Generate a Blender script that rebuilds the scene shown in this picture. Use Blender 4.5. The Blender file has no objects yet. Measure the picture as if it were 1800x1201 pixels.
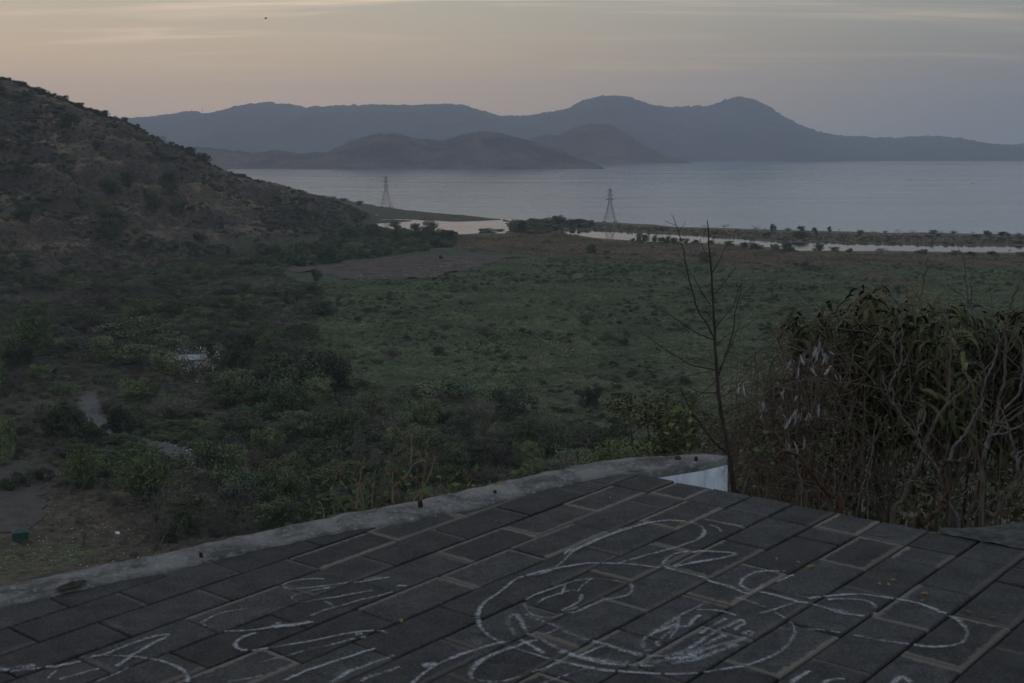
import bpy, math, random
import numpy as np
from mathutils import Vector, Matrix
R = random.Random(7)
NR = np.random.RandomState(7)
SC = bpy.context.scene
COL = SC.collection

# ------------------------------------------------------------------ camera, light, exposure
F = 2197.0                      # focal length in photo pixels (1800 wide)
H = 80.0                        # eye height above the sea
PITCH = math.atan(342.5 / F)
cam_d = bpy.data.cameras.new('camera')
cam = bpy.data.objects.new('camera', cam_d)
COL.objects.link(cam)
cam.location = (0, 0, H)
cam.rotation_euler = (math.pi / 2 - PITCH, 0, 0)
cam_d.sensor_width = 36.0
cam_d.lens = F / 1800 * 36
cam_d.clip_start = 0.1
cam_d.clip_end = 60000
cam_d.dof.use_dof = True
cam_d.dof.focus_distance = 900
cam_d.dof.aperture_fstop = 10.0
SC.camera = cam

SUN_AZ, SUN_EL = math.radians(-58), math.radians(2.0)
wd = bpy.data.worlds.new('World')
SC.world = wd
wd.use_nodes = True
def build_world():
    nt = wd.node_tree; N = nt.nodes; L = nt.links
    N.clear()
    out = N.new('ShaderNodeOutputWorld'); bg = N.new('ShaderNodeBackground')
    L.new(bg.outputs[0], out.inputs[0])
    tc = N.new('ShaderNodeTexCoord'); sep = N.new('ShaderNodeSeparateXYZ')
    L.new(tc.outputs['Generated'], sep.inputs[0])
    def math_(op, a, b=None, clamp=False):
        n = N.new('ShaderNodeMath'); n.operation = op; n.use_clamp = clamp
        for i, v in enumerate((a, b)):
            if v is None: continue
            if isinstance(v, (int, float)): n.inputs[i].default_value = v
            else: L.new(v, n.inputs[i])
        return n.outputs[0]
    def ramp(fac, stops):
        r = N.new('ShaderNodeValToRGB'); e = r.color_ramp.elements
        while len(e) < len(stops): e.new(0.5)
        for el, (p, c) in zip(e, stops): el.position = p; el.color = (*c, 1)
        L.new(fac, r.inputs[0]); return r.outputs[0]
    z = sep.outputs[2]
    zc = math_('MAXIMUM', z, 0.0)
    # azimuth towards the sunset
    hx = math_('MULTIPLY', sep.outputs[0], math.sin(SUN_AZ)); hy = math_('MULTIPLY', sep.outputs[1], math.cos(SUN_AZ))
    c = math_('ADD', hx, hy)
    mr = N.new('ShaderNodeMapRange'); mr.interpolation_type = 'SMOOTHSTEP'
    L.new(c, mr.inputs[0]); mr.inputs[1].default_value = 0.1; mr.inputs[2].default_value = 0.78
    WARM, COOL = SKY_WARM, SKY_COOL
    warm = ramp(zc, WARM); cool = ramp(zc, COOL)
    mx = N.new('ShaderNodeMix'); mx.data_type = 'RGBA'
    L.new(mr.outputs[0], mx.inputs[0]); L.new(cool, mx.inputs[6]); L.new(warm, mx.inputs[7])
    col = mx.outputs[2]
    # cirrus: long streaks flattened towards the horizon
    zz = math_('ADD', zc, 0.05)
    px = math_('DIVIDE', sep.outputs[0], zz); py = math_('DIVIDE', sep.outputs[1], zz)
    cmb = N.new('ShaderNodeCombineXYZ'); L.new(px, cmb.inputs[0]); L.new(py, cmb.inputs[1])
    mp = N.new('ShaderNodeMapping'); mp.inputs['Rotation'].default_value = (0, 0, 0.20); mp.inputs['Scale'].default_value = (0.42, 2.1, 1)
    L.new(cmb.outputs[0], mp.inputs[0])
    nz = N.new('ShaderNodeTexNoise'); nz.inputs['Scale'].default_value = 0.9; nz.inputs['Detail'].default_value = 6; nz.inputs['Roughness'].default_value = 0.55
    nz.inputs['Distortion'].default_value = 0.6
    L.new(mp.outputs[0], nz.inputs[0])
    m2 = N.new('ShaderNodeMapRange'); m2.interpolation_type = 'SMOOTHSTEP'; L.new(nz.outputs[0], m2.inputs[0])
    m2.inputs[1].default_value = 0.50; m2.inputs[2].default_value = 0.74
    up = N.new('ShaderNodeMapRange'); up.interpolation_type = 'SMOOTHSTEP'; L.new(zc, up.inputs[0]); up.inputs[1].default_value = 0.035; up.inputs[2].default_value = 0.11
    cf = math_('MULTIPLY', m2.outputs[0], up.outputs[0])
    lit = math_('MULTIPLY_ADD', mr.outputs[0], 0.55); N[lit.node.name].inputs[2].default_value = 0.40
    cf = math_('MULTIPLY', cf, lit)
    cl = N.new('ShaderNodeMix'); cl.data_type = 'RGBA'; L.new(cf, cl.inputs[0]); L.new(col, cl.inputs[6])
    cl.inputs[7].default_value = (0.82, 0.63, 0.47, 1)
    # a little of the physical twilight sky underneath
    sky = N.new('ShaderNodeTexSky'); sky.sky_type = 'NISHITA'; sky.sun_disc = False
    sky.sun_elevation = SUN_EL; sky.sun_rotation = SUN_AZ; sky.air_density = 1.2; sky.dust_density = 3.0
    sm = N.new('ShaderNodeVectorMath'); sm.operation = 'SCALE'; sm.inputs['Scale'].default_value = 0.05
    L.new(sky.outputs[0], sm.inputs[0])
    ad = N.new('ShaderNodeVectorMath'); ad.operation = 'ADD'; L.new(cl.outputs[2], ad.inputs[0]); L.new(sm.outputs[0], ad.inputs[1])
    L.new(ad.outputs[0], bg.inputs[0]); bg.inputs[1].default_value = SKY_STRENGTH
SKY_STRENGTH = 1.0
SKY_WARM = [(0.0, (.50, .38, .285)), (.035, (.585, .42, .285)), (.07, (.565, .44, .30)), (.117, (.47, .43, .355)), (.25, (.55, .59, .63)), (1, (.27, .345, .45))]
SKY_COOL = [(0.0, (.125, .145, .160)), (.035, (.14, .152, .155)), (.07, (.20, .202, .190)), (.117, (.27, .285, .272)), (.25, (.52, .60, .67)), (1, (.27, .345, .45))]
build_world()
sun_d = bpy.data.lights.new('sun', 'SUN')
sun_d.energy = 0.12; sun_d.angle = math.radians(25); sun_d.color = (1.0, 0.72, 0.52)
sun = bpy.data.objects.new('sun', sun_d); COL.objects.link(sun)
sun.rotation_euler = Vector((math.sin(SUN_AZ), math.cos(SUN_AZ), 0.16)).to_track_quat('Z', 'Y').to_euler()
sun.location = (-200, 100, 300)
SC.view_settings.view_transform = 'Standard'; SC.view_settings.look = 'None'
SC.view_settings.exposure = 0.0; SC.view_settings.gamma = 1.0; SC.view_settings.use_curve_mapping = False
cy = SC.cycles
cy.max_bounces = 5; cy.diffuse_bounces = 2; cy.glossy_bounces = 3; cy.transparent_max_bounces = 16; cy.volume_bounces = 1
cy.use_denoising = True
try: cy.denoising_prefilter = 'ACCURATE'
except Exception: pass
HAZE_DENSITY = 7.2e-5
HAZE_COLOR = (0.76, 0.83, 0.97)

# ------------------------------------------------------------------ geometry helpers
RIGHT = np.array([1.0, 0, 0]); FWD = np.array([0, math.cos(PITCH), -math.sin(PITCH)]); UP = np.array([0, math.sin(PITCH), math.cos(PITCH)])
EYE = np.array([0, 0, H])
def ray(px, py): return (px - 900) / F * RIGHT + FWD + (600.5 - py) / F * UP
def ground(px, py, z=2.0):
    d = ray(px, py); return EYE + d * ((z - H) / d[2])
def at_dist(px, py, dist):
    d = ray(px, py); return EYE + d * (dist / d[1])
def tag(o, label=None, cat=None, group=None, kind=None):
    if label: o['label'] = label
    if cat: o['category'] = cat
    if group: o['group'] = group
    if kind: o['kind'] = kind
    return o
def link(name, data, parent=None):
    o = bpy.data.objects.new(name, data); COL.objects.link(o)
    if parent is not None: o.parent = parent
    return o
def empty(name, loc, rz=0.0):
    o = link(name, None); o.location = loc; o.rotation_euler = (0, 0, rz); o.empty_display_size = 0.2; return o
class MB:
    """collects vertices and faces for one mesh"""
    def __init__(s): s.v = []; s.f = []; s.m = []
    def add(s, vs, fs, m=0):
        b = len(s.v); s.v.extend([tuple(map(float, p)) for p in vs]); s.f.extend([tuple(b + i for i in f) for f in fs]); s.m.extend([m] * len(fs))
    def tube(s, pts, rad, n=6, m=0, cap=True):
        pts = [np.asarray(p, float) for p in pts]; k = len(pts)
        if not hasattr(rad, '__len__'): rad = [rad] * k
        b = len(s.v); prev = None
        for i, p in enumerate(pts):
            t = pts[min(i + 1, k - 1)] - pts[max(i - 1, 0)]; t = t / (np.linalg.norm(t) + 1e-9)
            if prev is None:
                a = np.array([0, 0, 1.0]) if abs(t[2]) < .9 else np.array([1.0, 0, 0])
                u = np.cross(t, a)
            else: u = prev - t * (prev @ t)
            u = u / (np.linalg.norm(u) + 1e-9); prev = u; w = np.cross(t, u)
            for j in range(n):
                a = 2 * math.pi * j / n; q = p + rad[i] * (math.cos(a) * u + math.sin(a) * w); s.v.append(tuple(q))
        for i in range(k - 1):
            for j in range(n):
                s.f.append((b + i * n + j, b + i * n + (j + 1) % n, b + (i + 1) * n + (j + 1) % n, b + (i + 1) * n + j)); s.m.append(m)
        if cap:
            s.f.append(tuple(b + j for j in range(n))[::-1]); s.m.append(m)
            s.f.append(tuple(b + (k - 1) * n + j for j in range(n))); s.m.append(m)
    def box(s, c, d, rz=0.0, m=0):
        cx, cy_, cz = c; x, y, z = d[0] / 2, d[1] / 2, d[2] / 2; ca, sa = math.cos(rz), math.sin(rz)
        vs = []
        for k in (-z, z):
            for (i, j) in ((-x, -y), (x, -y), (x, y), (-x, y)): vs.append((cx + i * ca - j * sa, cy_ + i * sa + j * ca, cz + k))
        s.add(vs, [(3, 2, 1, 0), (4, 5, 6, 7), (0, 1, 5, 4), (1, 2, 6, 5), (2, 3, 7, 6), (3, 0, 4, 7)], m)
    def quads(s, P, m=0):
        """P: (n,4,3) array of quads"""
        b = len(s.v); n = len(P); s.v.extend(map(tuple, P.reshape(-1, 3).tolist())); s.f.extend([(b + 4 * i, b + 4 * i + 1, b + 4 * i + 2, b + 4 * i + 3) for i in range(n)]); s.m.extend([m] * n)
    def mesh(s, name, mats, smooth=False):
        me = bpy.data.meshes.new(name); me.from_pydata(s.v, [], s.f)
        for mm in (mats if isinstance(mats, (list, tuple)) else [mats]): me.materials.append(mm)
        if any(s.m): me.polygons.foreach_set('material_index', s.m)
        if smooth: me.polygons.foreach_set('use_smooth', [True] * len(me.polygons))
        me.update(); return me
    def build(s, name, mats, parent=None, smooth=False): return link(name, s.mesh(name, mats, smooth), parent)
def grid_mesh(name, X, Y, Z, mat, attrs=None, smooth=True):
    """X,Y,Z 2-d arrays (rows, cols)"""
    r, c = Z.shape; me = bpy.data.meshes.new(name)
    V = np.stack([X, Y, Z], -1).reshape(-1, 3).astype(np.float32)
    i = np.arange(r * c).reshape(r, c)
    Q = np.stack([i[:-1, :-1], i[:-1, 1:], i[1:, 1:], i[1:, :-1]], -1).reshape(-1, 4).astype(np.int32)
    me.vertices.add(len(V)); me.vertices.foreach_set('co', V.ravel())
    me.loops.add(Q.size); me.loops.foreach_set('vertex_index', Q.ravel())
    me.polygons.add(len(Q)); me.polygons.foreach_set('loop_start', np.arange(0, Q.size, 4, dtype=np.int32))
    if smooth: me.polygons.foreach_set('use_smooth', np.ones(len(Q), bool))
    for k, a in (attrs or {}).items():
        at = me.attributes.new(k, 'FLOAT', 'POINT'); at.data.foreach_set('value', a.ravel().astype(np.float32))
    me.materials.append(mat); me.update(calc_edges=True); me.validate()
    return link(name, me)
# value noise on arrays
_perm = np.random.RandomState(3).rand(256, 256)
def vnoise(x, y):
    xi = np.floor(x).astype(int); yi = np.floor(y).astype(int); fx = x - xi; fy = y - yi
    fx = fx * fx * (3 - 2 * fx); fy = fy * fy * (3 - 2 * fy)
    g = lambda a, b: _perm[a % 256, b % 256]
    return (g(xi, yi) * (1 - fx) + g(xi + 1, yi) * fx) * (1 - fy) + (g(xi, yi + 1) * (1 - fx) + g(xi + 1, yi + 1) * fx) * fy
def fbm(x, y, sc, oct=5, gain=.5, off=0.0):
    x = np.asarray(x, float) / sc + 37.3 + off; y = np.asarray(y, float) / sc + 11.7 + off * 1.7; a = 1.0; s = 0; t = 0
    for _ in range(oct):
        s = s + a * (vnoise(x, y) - .5); t += a; a *= gain; x = x * 2.03 + 5.1; y = y * 2.03 + 9.2
    return s / t * 2
def inpoly(X, Y, poly):
    X = np.asarray(X, float); Y = np.asarray(Y, float); ins = np.zeros(X.shape, bool); n = len(poly)
    for i in range(n):
        x1, y1 = poly[i][0], poly[i][1]; x2, y2 = poly[(i + 1) % n][0], poly[(i + 1) % n][1]
        if y1 == y2: continue
        c = ((y1 > Y) != (y2 > Y)) & (X < (x2 - x1) * (Y - y1) / (y2 - y1) + x1); ins ^= c
    return ins
def sstep(a, b, x):
    t = np.clip((np.asarray(x, float) - a) / (b - a), 0, 1); return t * t * (3 - 2 * t)

# ------------------------------------------------------------------ materials
class NT:
    def __init__(s, name, rough=0.9, spec=0.2):
        s.m = bpy.data.materials.new(name); s.m.use_nodes = True; s.t = s.m.node_tree; s.N = s.t.nodes; s.L = s.t.links
        s.b = s.N['Principled BSDF']; s.b.inputs['Roughness'].default_value = rough; s.b.inputs['Specular IOR Level'].default_value = spec
    def put(s, sock, v):
        if hasattr(v, 'links') or hasattr(v, 'node'): s.L.new(v, sock)
        elif isinstance(v, (tuple, list)): sock.default_value = (*v, 1) if len(v) == 3 and len(sock.default_value) == 4 else v
        else: sock.default_value = v
    def coord(s, kind='Object'): return s.N.new('ShaderNodeTexCoord').outputs[kind]
    def pos(s): return s.N.new('ShaderNodeNewGeometry').outputs['Position']
    def scale(s, vec, sc):
        n = s.N.new('ShaderNodeMapping'); n.inputs['Scale'].default_value = sc; s.L.new(vec, n.inputs[0]); return n.outputs[0]
    def noise(s, sc, vec=None, det=4, ro=.55, dist=0.0):
        n = s.N.new('ShaderNodeTexNoise'); n.inputs['Scale'].default_value = sc; n.inputs['Detail'].default_value = det; n.inputs['Roughness'].default_value = ro; n.inputs['Distortion'].default_value = dist
        s.L.new(vec if vec is not None else s.coord(), n.inputs[0]); return n.outputs[0]
    def range(s, v, a, b, c=0.0, d=1.0, smooth=True):
        n = s.N.new('ShaderNodeMapRange'); n.interpolation_type = 'SMOOTHSTEP' if smooth else 'LINEAR'
        s.put(n.inputs[0], v); n.inputs[1].default_value = a; n.inputs[2].default_value = b; n.inputs[3].default_value = c; n.inputs[4].default_value = d; return n.outputs[0]
    def math(s, op, a, b=0.0, clamp=False):
        n = s.N.new('ShaderNodeMath'); n.operation = op; n.use_clamp = clamp; s.put(n.inputs[0], a); s.put(n.inputs[1], b); return n.outputs[0]
    def mix(s, f, a, b, mode='MIX'):
        n = s.N.new('ShaderNodeMix'); n.data_type = 'RGBA'; n.blend_type = mode; s.put(n.inputs[0], f); s.put(n.inputs[6], a); s.put(n.inputs[7], b); return n.outputs[2]
    def attr(s, name, typ='GEOMETRY'):
        n = s.N.new('ShaderNodeAttribute'); n.attribute_name = name; n.attribute_type = typ; return n.outputs['Fac']
    def rand(s): return s.N.new('ShaderNodeObjectInfo').outputs['Random']
    def color(s, v): s.put(s.b.inputs['Base Color'], v)
    def bump(s, h, st=.5, d=.02):
        n = s.N.new('ShaderNodeBump'); n.inputs['Strength'].default_value = st; n.inputs['Distance'].default_value = d; s.L.new(h, n.inputs['Height']); s.L.new(n.outputs[0], s.b.inputs['Normal'])

def leaf_mat(name, dark, light, dry=None, sc=3.0, var=.35, drybias=.72):
    t = NT(name, .75, .25); n = t.noise(sc, None, 3, .6); c = t.mix(t.range(n, .3, .7), dark, light)
    if dry: c = t.mix(t.range(t.noise(sc * .6, None, 2, .5), drybias - .12, drybias + .05), c, dry)
    hs = t.N.new('ShaderNodeHueSaturation'); r = t.rand()
    w = t.noise(.028, t.pos(), 5, .62, .5)          # drifts of drier and lusher growth across the land
    c = t.mix(t.range(w, .47, .66, 0, .55), c, tuple(.62 * v + .38 * u for v, u in zip(light, (.13, .105, .072))))
    t.put(hs.inputs['Value'], t.math('MULTIPLY', t.range(r, 0, 1, 1 - var, 1 + var, False), t.range(w, .28, .62, .66, 1.25))); t.put(hs.inputs['Hue'], t.range(t.math('FRACT', t.math('MULTIPLY', r, 7.31)), 0, 1, .485, .515, False))
    t.L.new(c, hs.inputs['Color']); t.color(hs.outputs[0]); return t.m
def bark_mat(name, a, b, sc=6):
    t = NT(name, .9, .15); v = t.scale(t.coord(), (1, 1, .25)); n = t.noise(sc, v, 4, .65); t.color(t.mix(t.range(n, .3, .7), a, b)); t.bump(n, .5, .01); return t.m
def plain_mat(name, c, rough=.8, var=.2, sc=8, spec=.2):
    t = NT(name, rough, spec); n = t.noise(sc, None, 3); t.color(t.mix(t.range(n, .3, .7), tuple(x * (1 - var) for x in c), tuple(x * (1 + var) for x in c))); return t.m
M = {}
M['leaf_dark'] = leaf_mat('leaf_dark', (.026, .040, .020), (.052, .074, .034))
M['leaf_mid'] = leaf_mat('leaf_mid', (.056, .076, .032), (.115, .140, .060))
M['leaf_feather'] = leaf_mat('leaf_feather', (.052, .078, .024), (.105, .142, .046))
M['leaf_bright'] = leaf_mat('leaf_bright', (.052, .080, .026), (.095, .130, .045))
M['leaf_olive'] = leaf_mat('leaf_olive', (.054, .060, .034), (.096, .102, .056), (.10, .085, .060))
M['leaf_blue'] = leaf_mat('leaf_blue', (.066, .088, .040), (.140, .162, .076), (.155, .130, .085), var=.38, drybias=.64)
M['leaf_creeper'] = leaf_mat('leaf_creeper', (.040, .060, .028), (.082, .108, .050))
M['leaf_dry'] = leaf_mat('leaf_dry', (.060, .052, .044), (.110, .095, .080))
M['leaf_pale'] = leaf_mat('leaf_pale', (.14, .13, .11), (.26, .24, .20))
M['twig_grey'] = bark_mat('twig_grey', (.075, .068, .064), (.125, .115, .105))
M['bark'] = bark_mat('bark', (.050, .042, .036), (.11, .095, .082))
M['grass_dry'] = leaf_mat('grass_dry', (.13, .10, .068), (.22, .175, .12), var=.25)
# ------------------------------------------------------------------ the lie of the land
def G(pts, z=0.0): return [tuple(ground(x, y, z)[:2]) for x, y in pts]
COAST = G([(330, 330), (470, 324), (540, 336), (600, 351), (640, 358), (700, 368), (760, 374), (800, 378), (850, 382.5), (885, 386), (900, 389), (930, 388), (960, 386), (1000, 387), (1030, 389.5), (1070, 391.5),
           (1150, 396), (1200, 400), (1300, 403), (1400, 406), (1500, 408.5), (1600, 410), (1800, 413), (2100, 417), (2600, 423)]) + [(1100, -80), (-1000, -80), (-1000, 2050)]
LAG_A = G([(622, 378.5), (668, 377), (650, 381), (638, 385.5), (700, 385), (760, 387.5), (800, 389.5), (850, 388), (880, 386), (893, 390), (897, 400), (888, 411), (850, 411), (800, 413), (760, 412), (700, 408), (640, 398)])
ISLET = G([(634, 391), (660, 387.5), (700, 386.8), (732, 388.5), (700, 391), (655, 393.5)])
LAG_B = G([(985, 408), (1000, 404), (1040, 405), (1090, 408), (1150, 410), (1200, 413), (1300, 420), (1340, 424), (1400, 427), (1500, 429), (1800, 433), (2100, 437), (2100, 449), (1800, 445), (1700, 444), (1600, 442), (1500, 443), (1400, 441), (1330, 433), (1250, 428), (1200, 427), (1130, 425), (1060, 421), (1010, 415)])
CLEARING = G([(470, 470), (540, 466), (575, 463), (620, 455), (720, 447), (850, 446), (905, 449), (860, 462), (800, 478), (740, 487), (680, 491), (600, 488), (540, 477)], 2)
# the spur on the left: crest as (photo column, row, distance)
CREST = [(-700, 20, 980), (-300, 55, 1020), (0, 135, 1080), (50, 147, 1085), (100, 164, 1090), (150, 187, 1095), (200, 207, 1100), (240, 219, 1105), (290, 246, 1110), (340, 268, 1118), (375, 292, 1126), (420, 307, 1140), (500, 330, 1165), (560, 345, 1180), (600, 362, 1192), (622, 384, 1200), (636, 402, 1205), (648, 411, 1205)]
cx = np.array([(p - 900) / F * d for p, y, d in CREST]); cyy = np.array([float(d) for p, y, d in CREST]); cz = np.array([at_dist(p, y, d)[2] for p, y, d in CREST])
FOOT = [(-700, 560), (-300, 540), (0, 505), (100, 492), (200, 478), (300, 462), (400, 450), (480, 441), (560, 428), (634, 412), (648, 409)]
fx = np.array([ground(p, y, 3)[0] for p, y in FOOT]); fy = np.array([ground(p, y, 3)[1] for p, y in FOOT])
def land_height(X, Y, mask):
    z = -1.5 + 2.35 * mask
    # gentle swells of the plain
    z = z + mask * (1.2 * np.maximum(fbm(X, Y, 90, 3), 0) + .25 * fbm(X, Y, 14, 2)) * sstep(1400, 900, Y)
    # left margin and bottom rise a little
    z = z + mask * 5.0 * sstep(-40, -230, X) * sstep(900, 300, Y)
    # spur
    cr = np.interp(X, cx, cz); yr = np.interp(X, cx, cyy); yf = np.interp(X, fx, fy)
    yf = np.minimum(yf, yr - 8)
    t = (Y - yf) / (yr - yf); hh = np.maximum(cr - .5, 0)
    ft = np.clip(t, 0, 1)
    prof = .55 * ft + .45 * (ft * ft * (3 - 2 * ft))
    n1 = fbm(X + .35 * Y, Y * .55, 70, 5, .55, 4.0); n2 = fbm(X, Y, 22, 4, .55, 9.0)
    prof = prof + .14 * n1 * np.sin(np.pi * ft) + .05 * np.sin(ft * 21 + 4 * n1) * np.sin(np.pi * ft)
    back = np.clip(1 - (t - 1) * (yr - yf) / 260.0, 0, 1)
    h = hh * np.where(t < 1, prof, back ** .8) * (X < 0)
    q = h / 17.0 + .55 * n1 + .25 * n2; fl = np.floor(q); hq = (fl + sstep(.28, .72, q - fl) - .55 * n1 - .25 * n2) * 17.0
    h = np.where((t < .97) & (h > 2), h * .35 + np.maximum(hq, 0) * .65, h)
    crag = np.abs(fbm(X, Y, 34, 4, .6, 14.0)); n3 = fbm(X, Y, 9, 3, .6, 3.0)
    h = h + (X < -90) * np.clip(hh / 60, 0, 1) * (n2 * 5.5 - 16.0 * (.35 - crag) * (crag < .35) + 2.4 * n3) * np.where(t < 1, np.sin(np.pi * np.clip(ft * .97, 0, 1)) ** .6, .4)
    z = np.maximum(z, np.where((t > 0) & (X < -60), h + 1.2 - 4.0 * np.exp(-np.maximum(h, 0) / 1.5), -9.0))
    # the hill we stand on
    d = np.sqrt(X * X + Y * Y) + 2.0 * fbm(X, Y, 9, 3)
    prof_d = [0, 5, 9, 20, 50, 100, 160, 230, 300]; prof_l = [77.0, 76.6, 74.5, 66.5, 48, 27, 12, 4.5, -5]
    own = np.interp(d, prof_d, prof_l)
    az = np.arctan2(X, np.maximum(Y, .01))
    shelf = np.interp(d, [0, 5, 9, 14, 22, 40, 70, 130, 230, 300], [77.2, 77.1, 76.6, 75.6, 71.5, 60, 42, 20, 4.5, -5]) + .25 * fbm(X, Y, 2.5, 3)
    s = sstep(.14, .20, az)
    own = own * (1 - s) + shelf * s
    return np.maximum(z, own)
def axis(a, b, st, fa, fb, fs):
    return np.unique(np.round(np.concatenate([np.arange(a, b + st, st), np.arange(fa, fb, fs)]), 3))
XS = axis(-900, 950, 3.4, -14, 26, 0.7); YS = axis(-60, 2060, 3.4, -4, 32, 0.7)
GX, GY = np.meshgrid(XS, YS)
def jit(X, Y): return X + 5 * fbm(X, Y, 22, 3, .5, 2), Y + 9 * fbm(X, Y, 30, 3, .5, 6)
JX, JY = jit(GX, GY)
mask = inpoly(JX, JY, COAST) & ~((inpoly(JX, JY, LAG_A) & ~inpoly(JX, JY, ISLET)) | inpoly(JX, JY, LAG_B))
mask = mask.astype(float)
for _ in range(2):
    mm = mask.copy(); mm[1:-1, 1:-1] = (mask[1:-1, 1:-1] * 4 + mask[:-2, 1:-1] + mask[2:, 1:-1] + mask[1:-1, :-2] + mask[1:-1, 2:]) / 8; mask = mm
GZ = land_height(GX, GY, mask)
def hz(x, y):
    """height of the land mesh at points (bilinear)"""
    x = np.asarray(x, float); y = np.asarray(y, float)
    i = np.clip(np.searchsorted(XS, x) - 1, 0, len(XS) - 2); j = np.clip(np.searchsorted(YS, y) - 1, 0, len(YS) - 2)
    u = np.clip((x - XS[i]) / (XS[i + 1] - XS[i]), 0, 1); v = np.clip((y - YS[j]) / (YS[j + 1] - YS[j]), 0, 1)
    return GZ[j, i] * (1 - u) * (1 - v) + GZ[j, i + 1] * u * (1 - v) + GZ[j + 1, i] * (1 - u) * v + GZ[j + 1, i + 1] * u * v
_TS = np.concatenate([np.arange(20, 400, 2.0), np.arange(400, 2300, 3.0)])
def place(px, py):
    """where the line of sight through a photo pixel first meets the land"""
    d = ray(px, py); d = d / d[1]; P = EYE + d[None] * _TS[:, None]; below = P[:, 2] <= hz(P[:, 0], P[:, 1]); below[:2] = False
    if not below.any(): p = ground(px, py, 2.0); return np.array([p[0], p[1], float(hz(p[0], p[1]))])
    i = int(np.argmax(below)); lo, hi = _TS[i - 1], _TS[i]
    for _ in range(12):
        mid = (lo + hi) / 2; p = EYE + d * mid
        if p[2] <= hz(p[0], p[1]): hi = mid
        else: lo = mid
    p = EYE + d * hi; return np.array([p[0], p[1], float(hz(p[0], p[1]))])
def to_px(x, y, z):
    p = np.stack([np.asarray(x, float), np.asarray(y, float), np.asarray(z, float) - H], -1)
    d = p @ FWD; return 900 + F * (p @ RIGHT) / d, 600.5 - F * (p @ UP) / d
# what grows where (0..1 weights on the land mesh)
PX, PYY = to_px(GX, np.maximum(GY, 1.0), GZ)
DRYZ = np.array([(0, 0)])
def zones(X, Y, Z):
    px, py = to_px(X, np.maximum(Y, 1.0), Z)
    n = fbm(X, Y, 120, 4, .5, 1.0)
    lim = np.interp(px, [-400, 500, 800, 900, 1000, 1100, 1300, 1500, 1800, 2400], [430, 430, 440, 446, 446, 452, 462, 468, 470, 470])
    dry = sstep(lim + 12, lim - 8, py + 26 * n)
    dry = np.maximum(dry, .9 * sstep(.25, .5, fbm(X, Y, 60, 4, .5, 12)) * sstep(560, 480, py) * sstep(900, 1200, px))
    brush = np.clip(sstep(520, 300, px - 0.9 * (py - 480)) + sstep(640, 760, py + .05 * (px - 600)), 0, 1)   # scrub at left and near the foot of the hill
    hill = sstep(5.0, 14.0, Z) * (Y > 600)
    brush = np.maximum(brush, .8 * sstep(905, 880, px) * sstep(398, 390, py))
    dry = dry * np.maximum(sstep(845, 900, px), sstep(396, 420, py))
    return dry * (1 - hill), brush * (1 - hill), hill
ZD, ZB, ZH = zones(GX, GY, GZ)
SLOPE = np.hypot(*np.gradient(GZ, YS, XS))
def ground_mat():
    t = NT('ground', .95, .1); p = t.pos()
    n1 = t.noise(.035, p, 6, .6); n2 = t.noise(.35, p, 4, .6); n3 = t.noise(1.6, p, 3, .6)
    soil = t.mix(t.range(n2, .35, .65), (.058, .046, .036), (.108, .086, .066))
    green = t.mix(t.range(n2, .35, .7), (.034, .050, .028), (.065, .085, .046))
    drygr = t.mix(t.range(n3, .3, .7), (.095, .072, .054), (.155, .120, .092))
    drygr = t.mix(t.range(n1, .45, .62), drygr, (.085, .078, .052))
    rock = t.mix(t.range(t.noise(.12, t.scale(p, (1, 1, 4)), 6, .65), .35, .68), (.040, .036, .034), (.105, .088, .072))
    hillc = t.mix(t.range(t.noise(.022, t.scale(p, (1, .8, 1.4)), 7, .66, 1.4), .47, .57), rock, (.175, .128, .086))
    hillc = t.mix(t.range(n2, .46, .66), hillc, (.046, .042, .034))
    c = green
    c = t.mix(t.attr('dry'), c, drygr)
    c = t.mix(t.math('MULTIPLY', t.attr('brush'), .85), c, soil)
    hillc = t.mix(t.math('MULTIPLY', t.attr('steep'), .65), hillc, t.mix(t.range(t.noise(.25, t.scale(p, (1, 1, 5)), 5, .7), .4, .62), (.030, .027, .026), (.075, .064, .055)))
    c = t.mix(t.attr('hill'), c, hillc)
    c = t.mix(t.attr('shore'), c, (.075, .070, .066))
    t.color(c); t.bump(t.math('ADD', n2, t.math('MULTIPLY', t.noise(.09, p, 5, .7), 2.5)), 1.0, 1.2); return t.m
M['ground'] = ground_mat()
shore = sstep(.7, .15, GZ)
ground_o = grid_mesh('ground', GX, GY, GZ, M['ground'], {'dry': ZD, 'brush': ZB, 'hill': ZH, 'shore': shore, 'steep': sstep(.55, 1.1, SLOPE)})
tag(ground_o, kind='structure')

# water
def water_mat(name, rough, bs, col):
    t = NT(name, rough, .5); p = t.pos(); t.b.inputs['IOR'].default_value = 1.333
    n = t.noise(.22, t.scale(p, (.55, 1, 1)), 4, .6); n2 = t.noise(.006, t.scale(p, (.25, 1.6, 1)), 4, .6, 1.2)
    t.color(col)
    t.put(t.b.inputs['Roughness'], t.range(n2, .38, .62, rough * .75, rough * 1.25))
    b = t.N.new('ShaderNodeBump'); b.inputs['Distance'].default_value = 1.0; t.put(b.inputs['Strength'], t.range(n2, .36, .64, bs * .55, bs * 1.5)); t.L.new(n, b.inputs['Height']); t.L.new(b.outputs[0], t.b.inputs['Normal'])
    return t.m
M['sea'] = water_mat('sea', .08, .45, (.11, .175, .23))
M['lagoon'] = water_mat('lagoon', .04, .05, (.020, .028, .034))
ax = np.concatenate([[-11000], np.linspace(-3000, 3000, 13), [11000]]); ay = np.array([-900, 600, 1200, 1800, 3000, 5000, 8000, 11500.])
X_, Y_ = np.meshgrid(ax, ay); tag(grid_mesh('sea', X_, Y_, X_ * 0, M['sea']), kind='structure')
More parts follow.
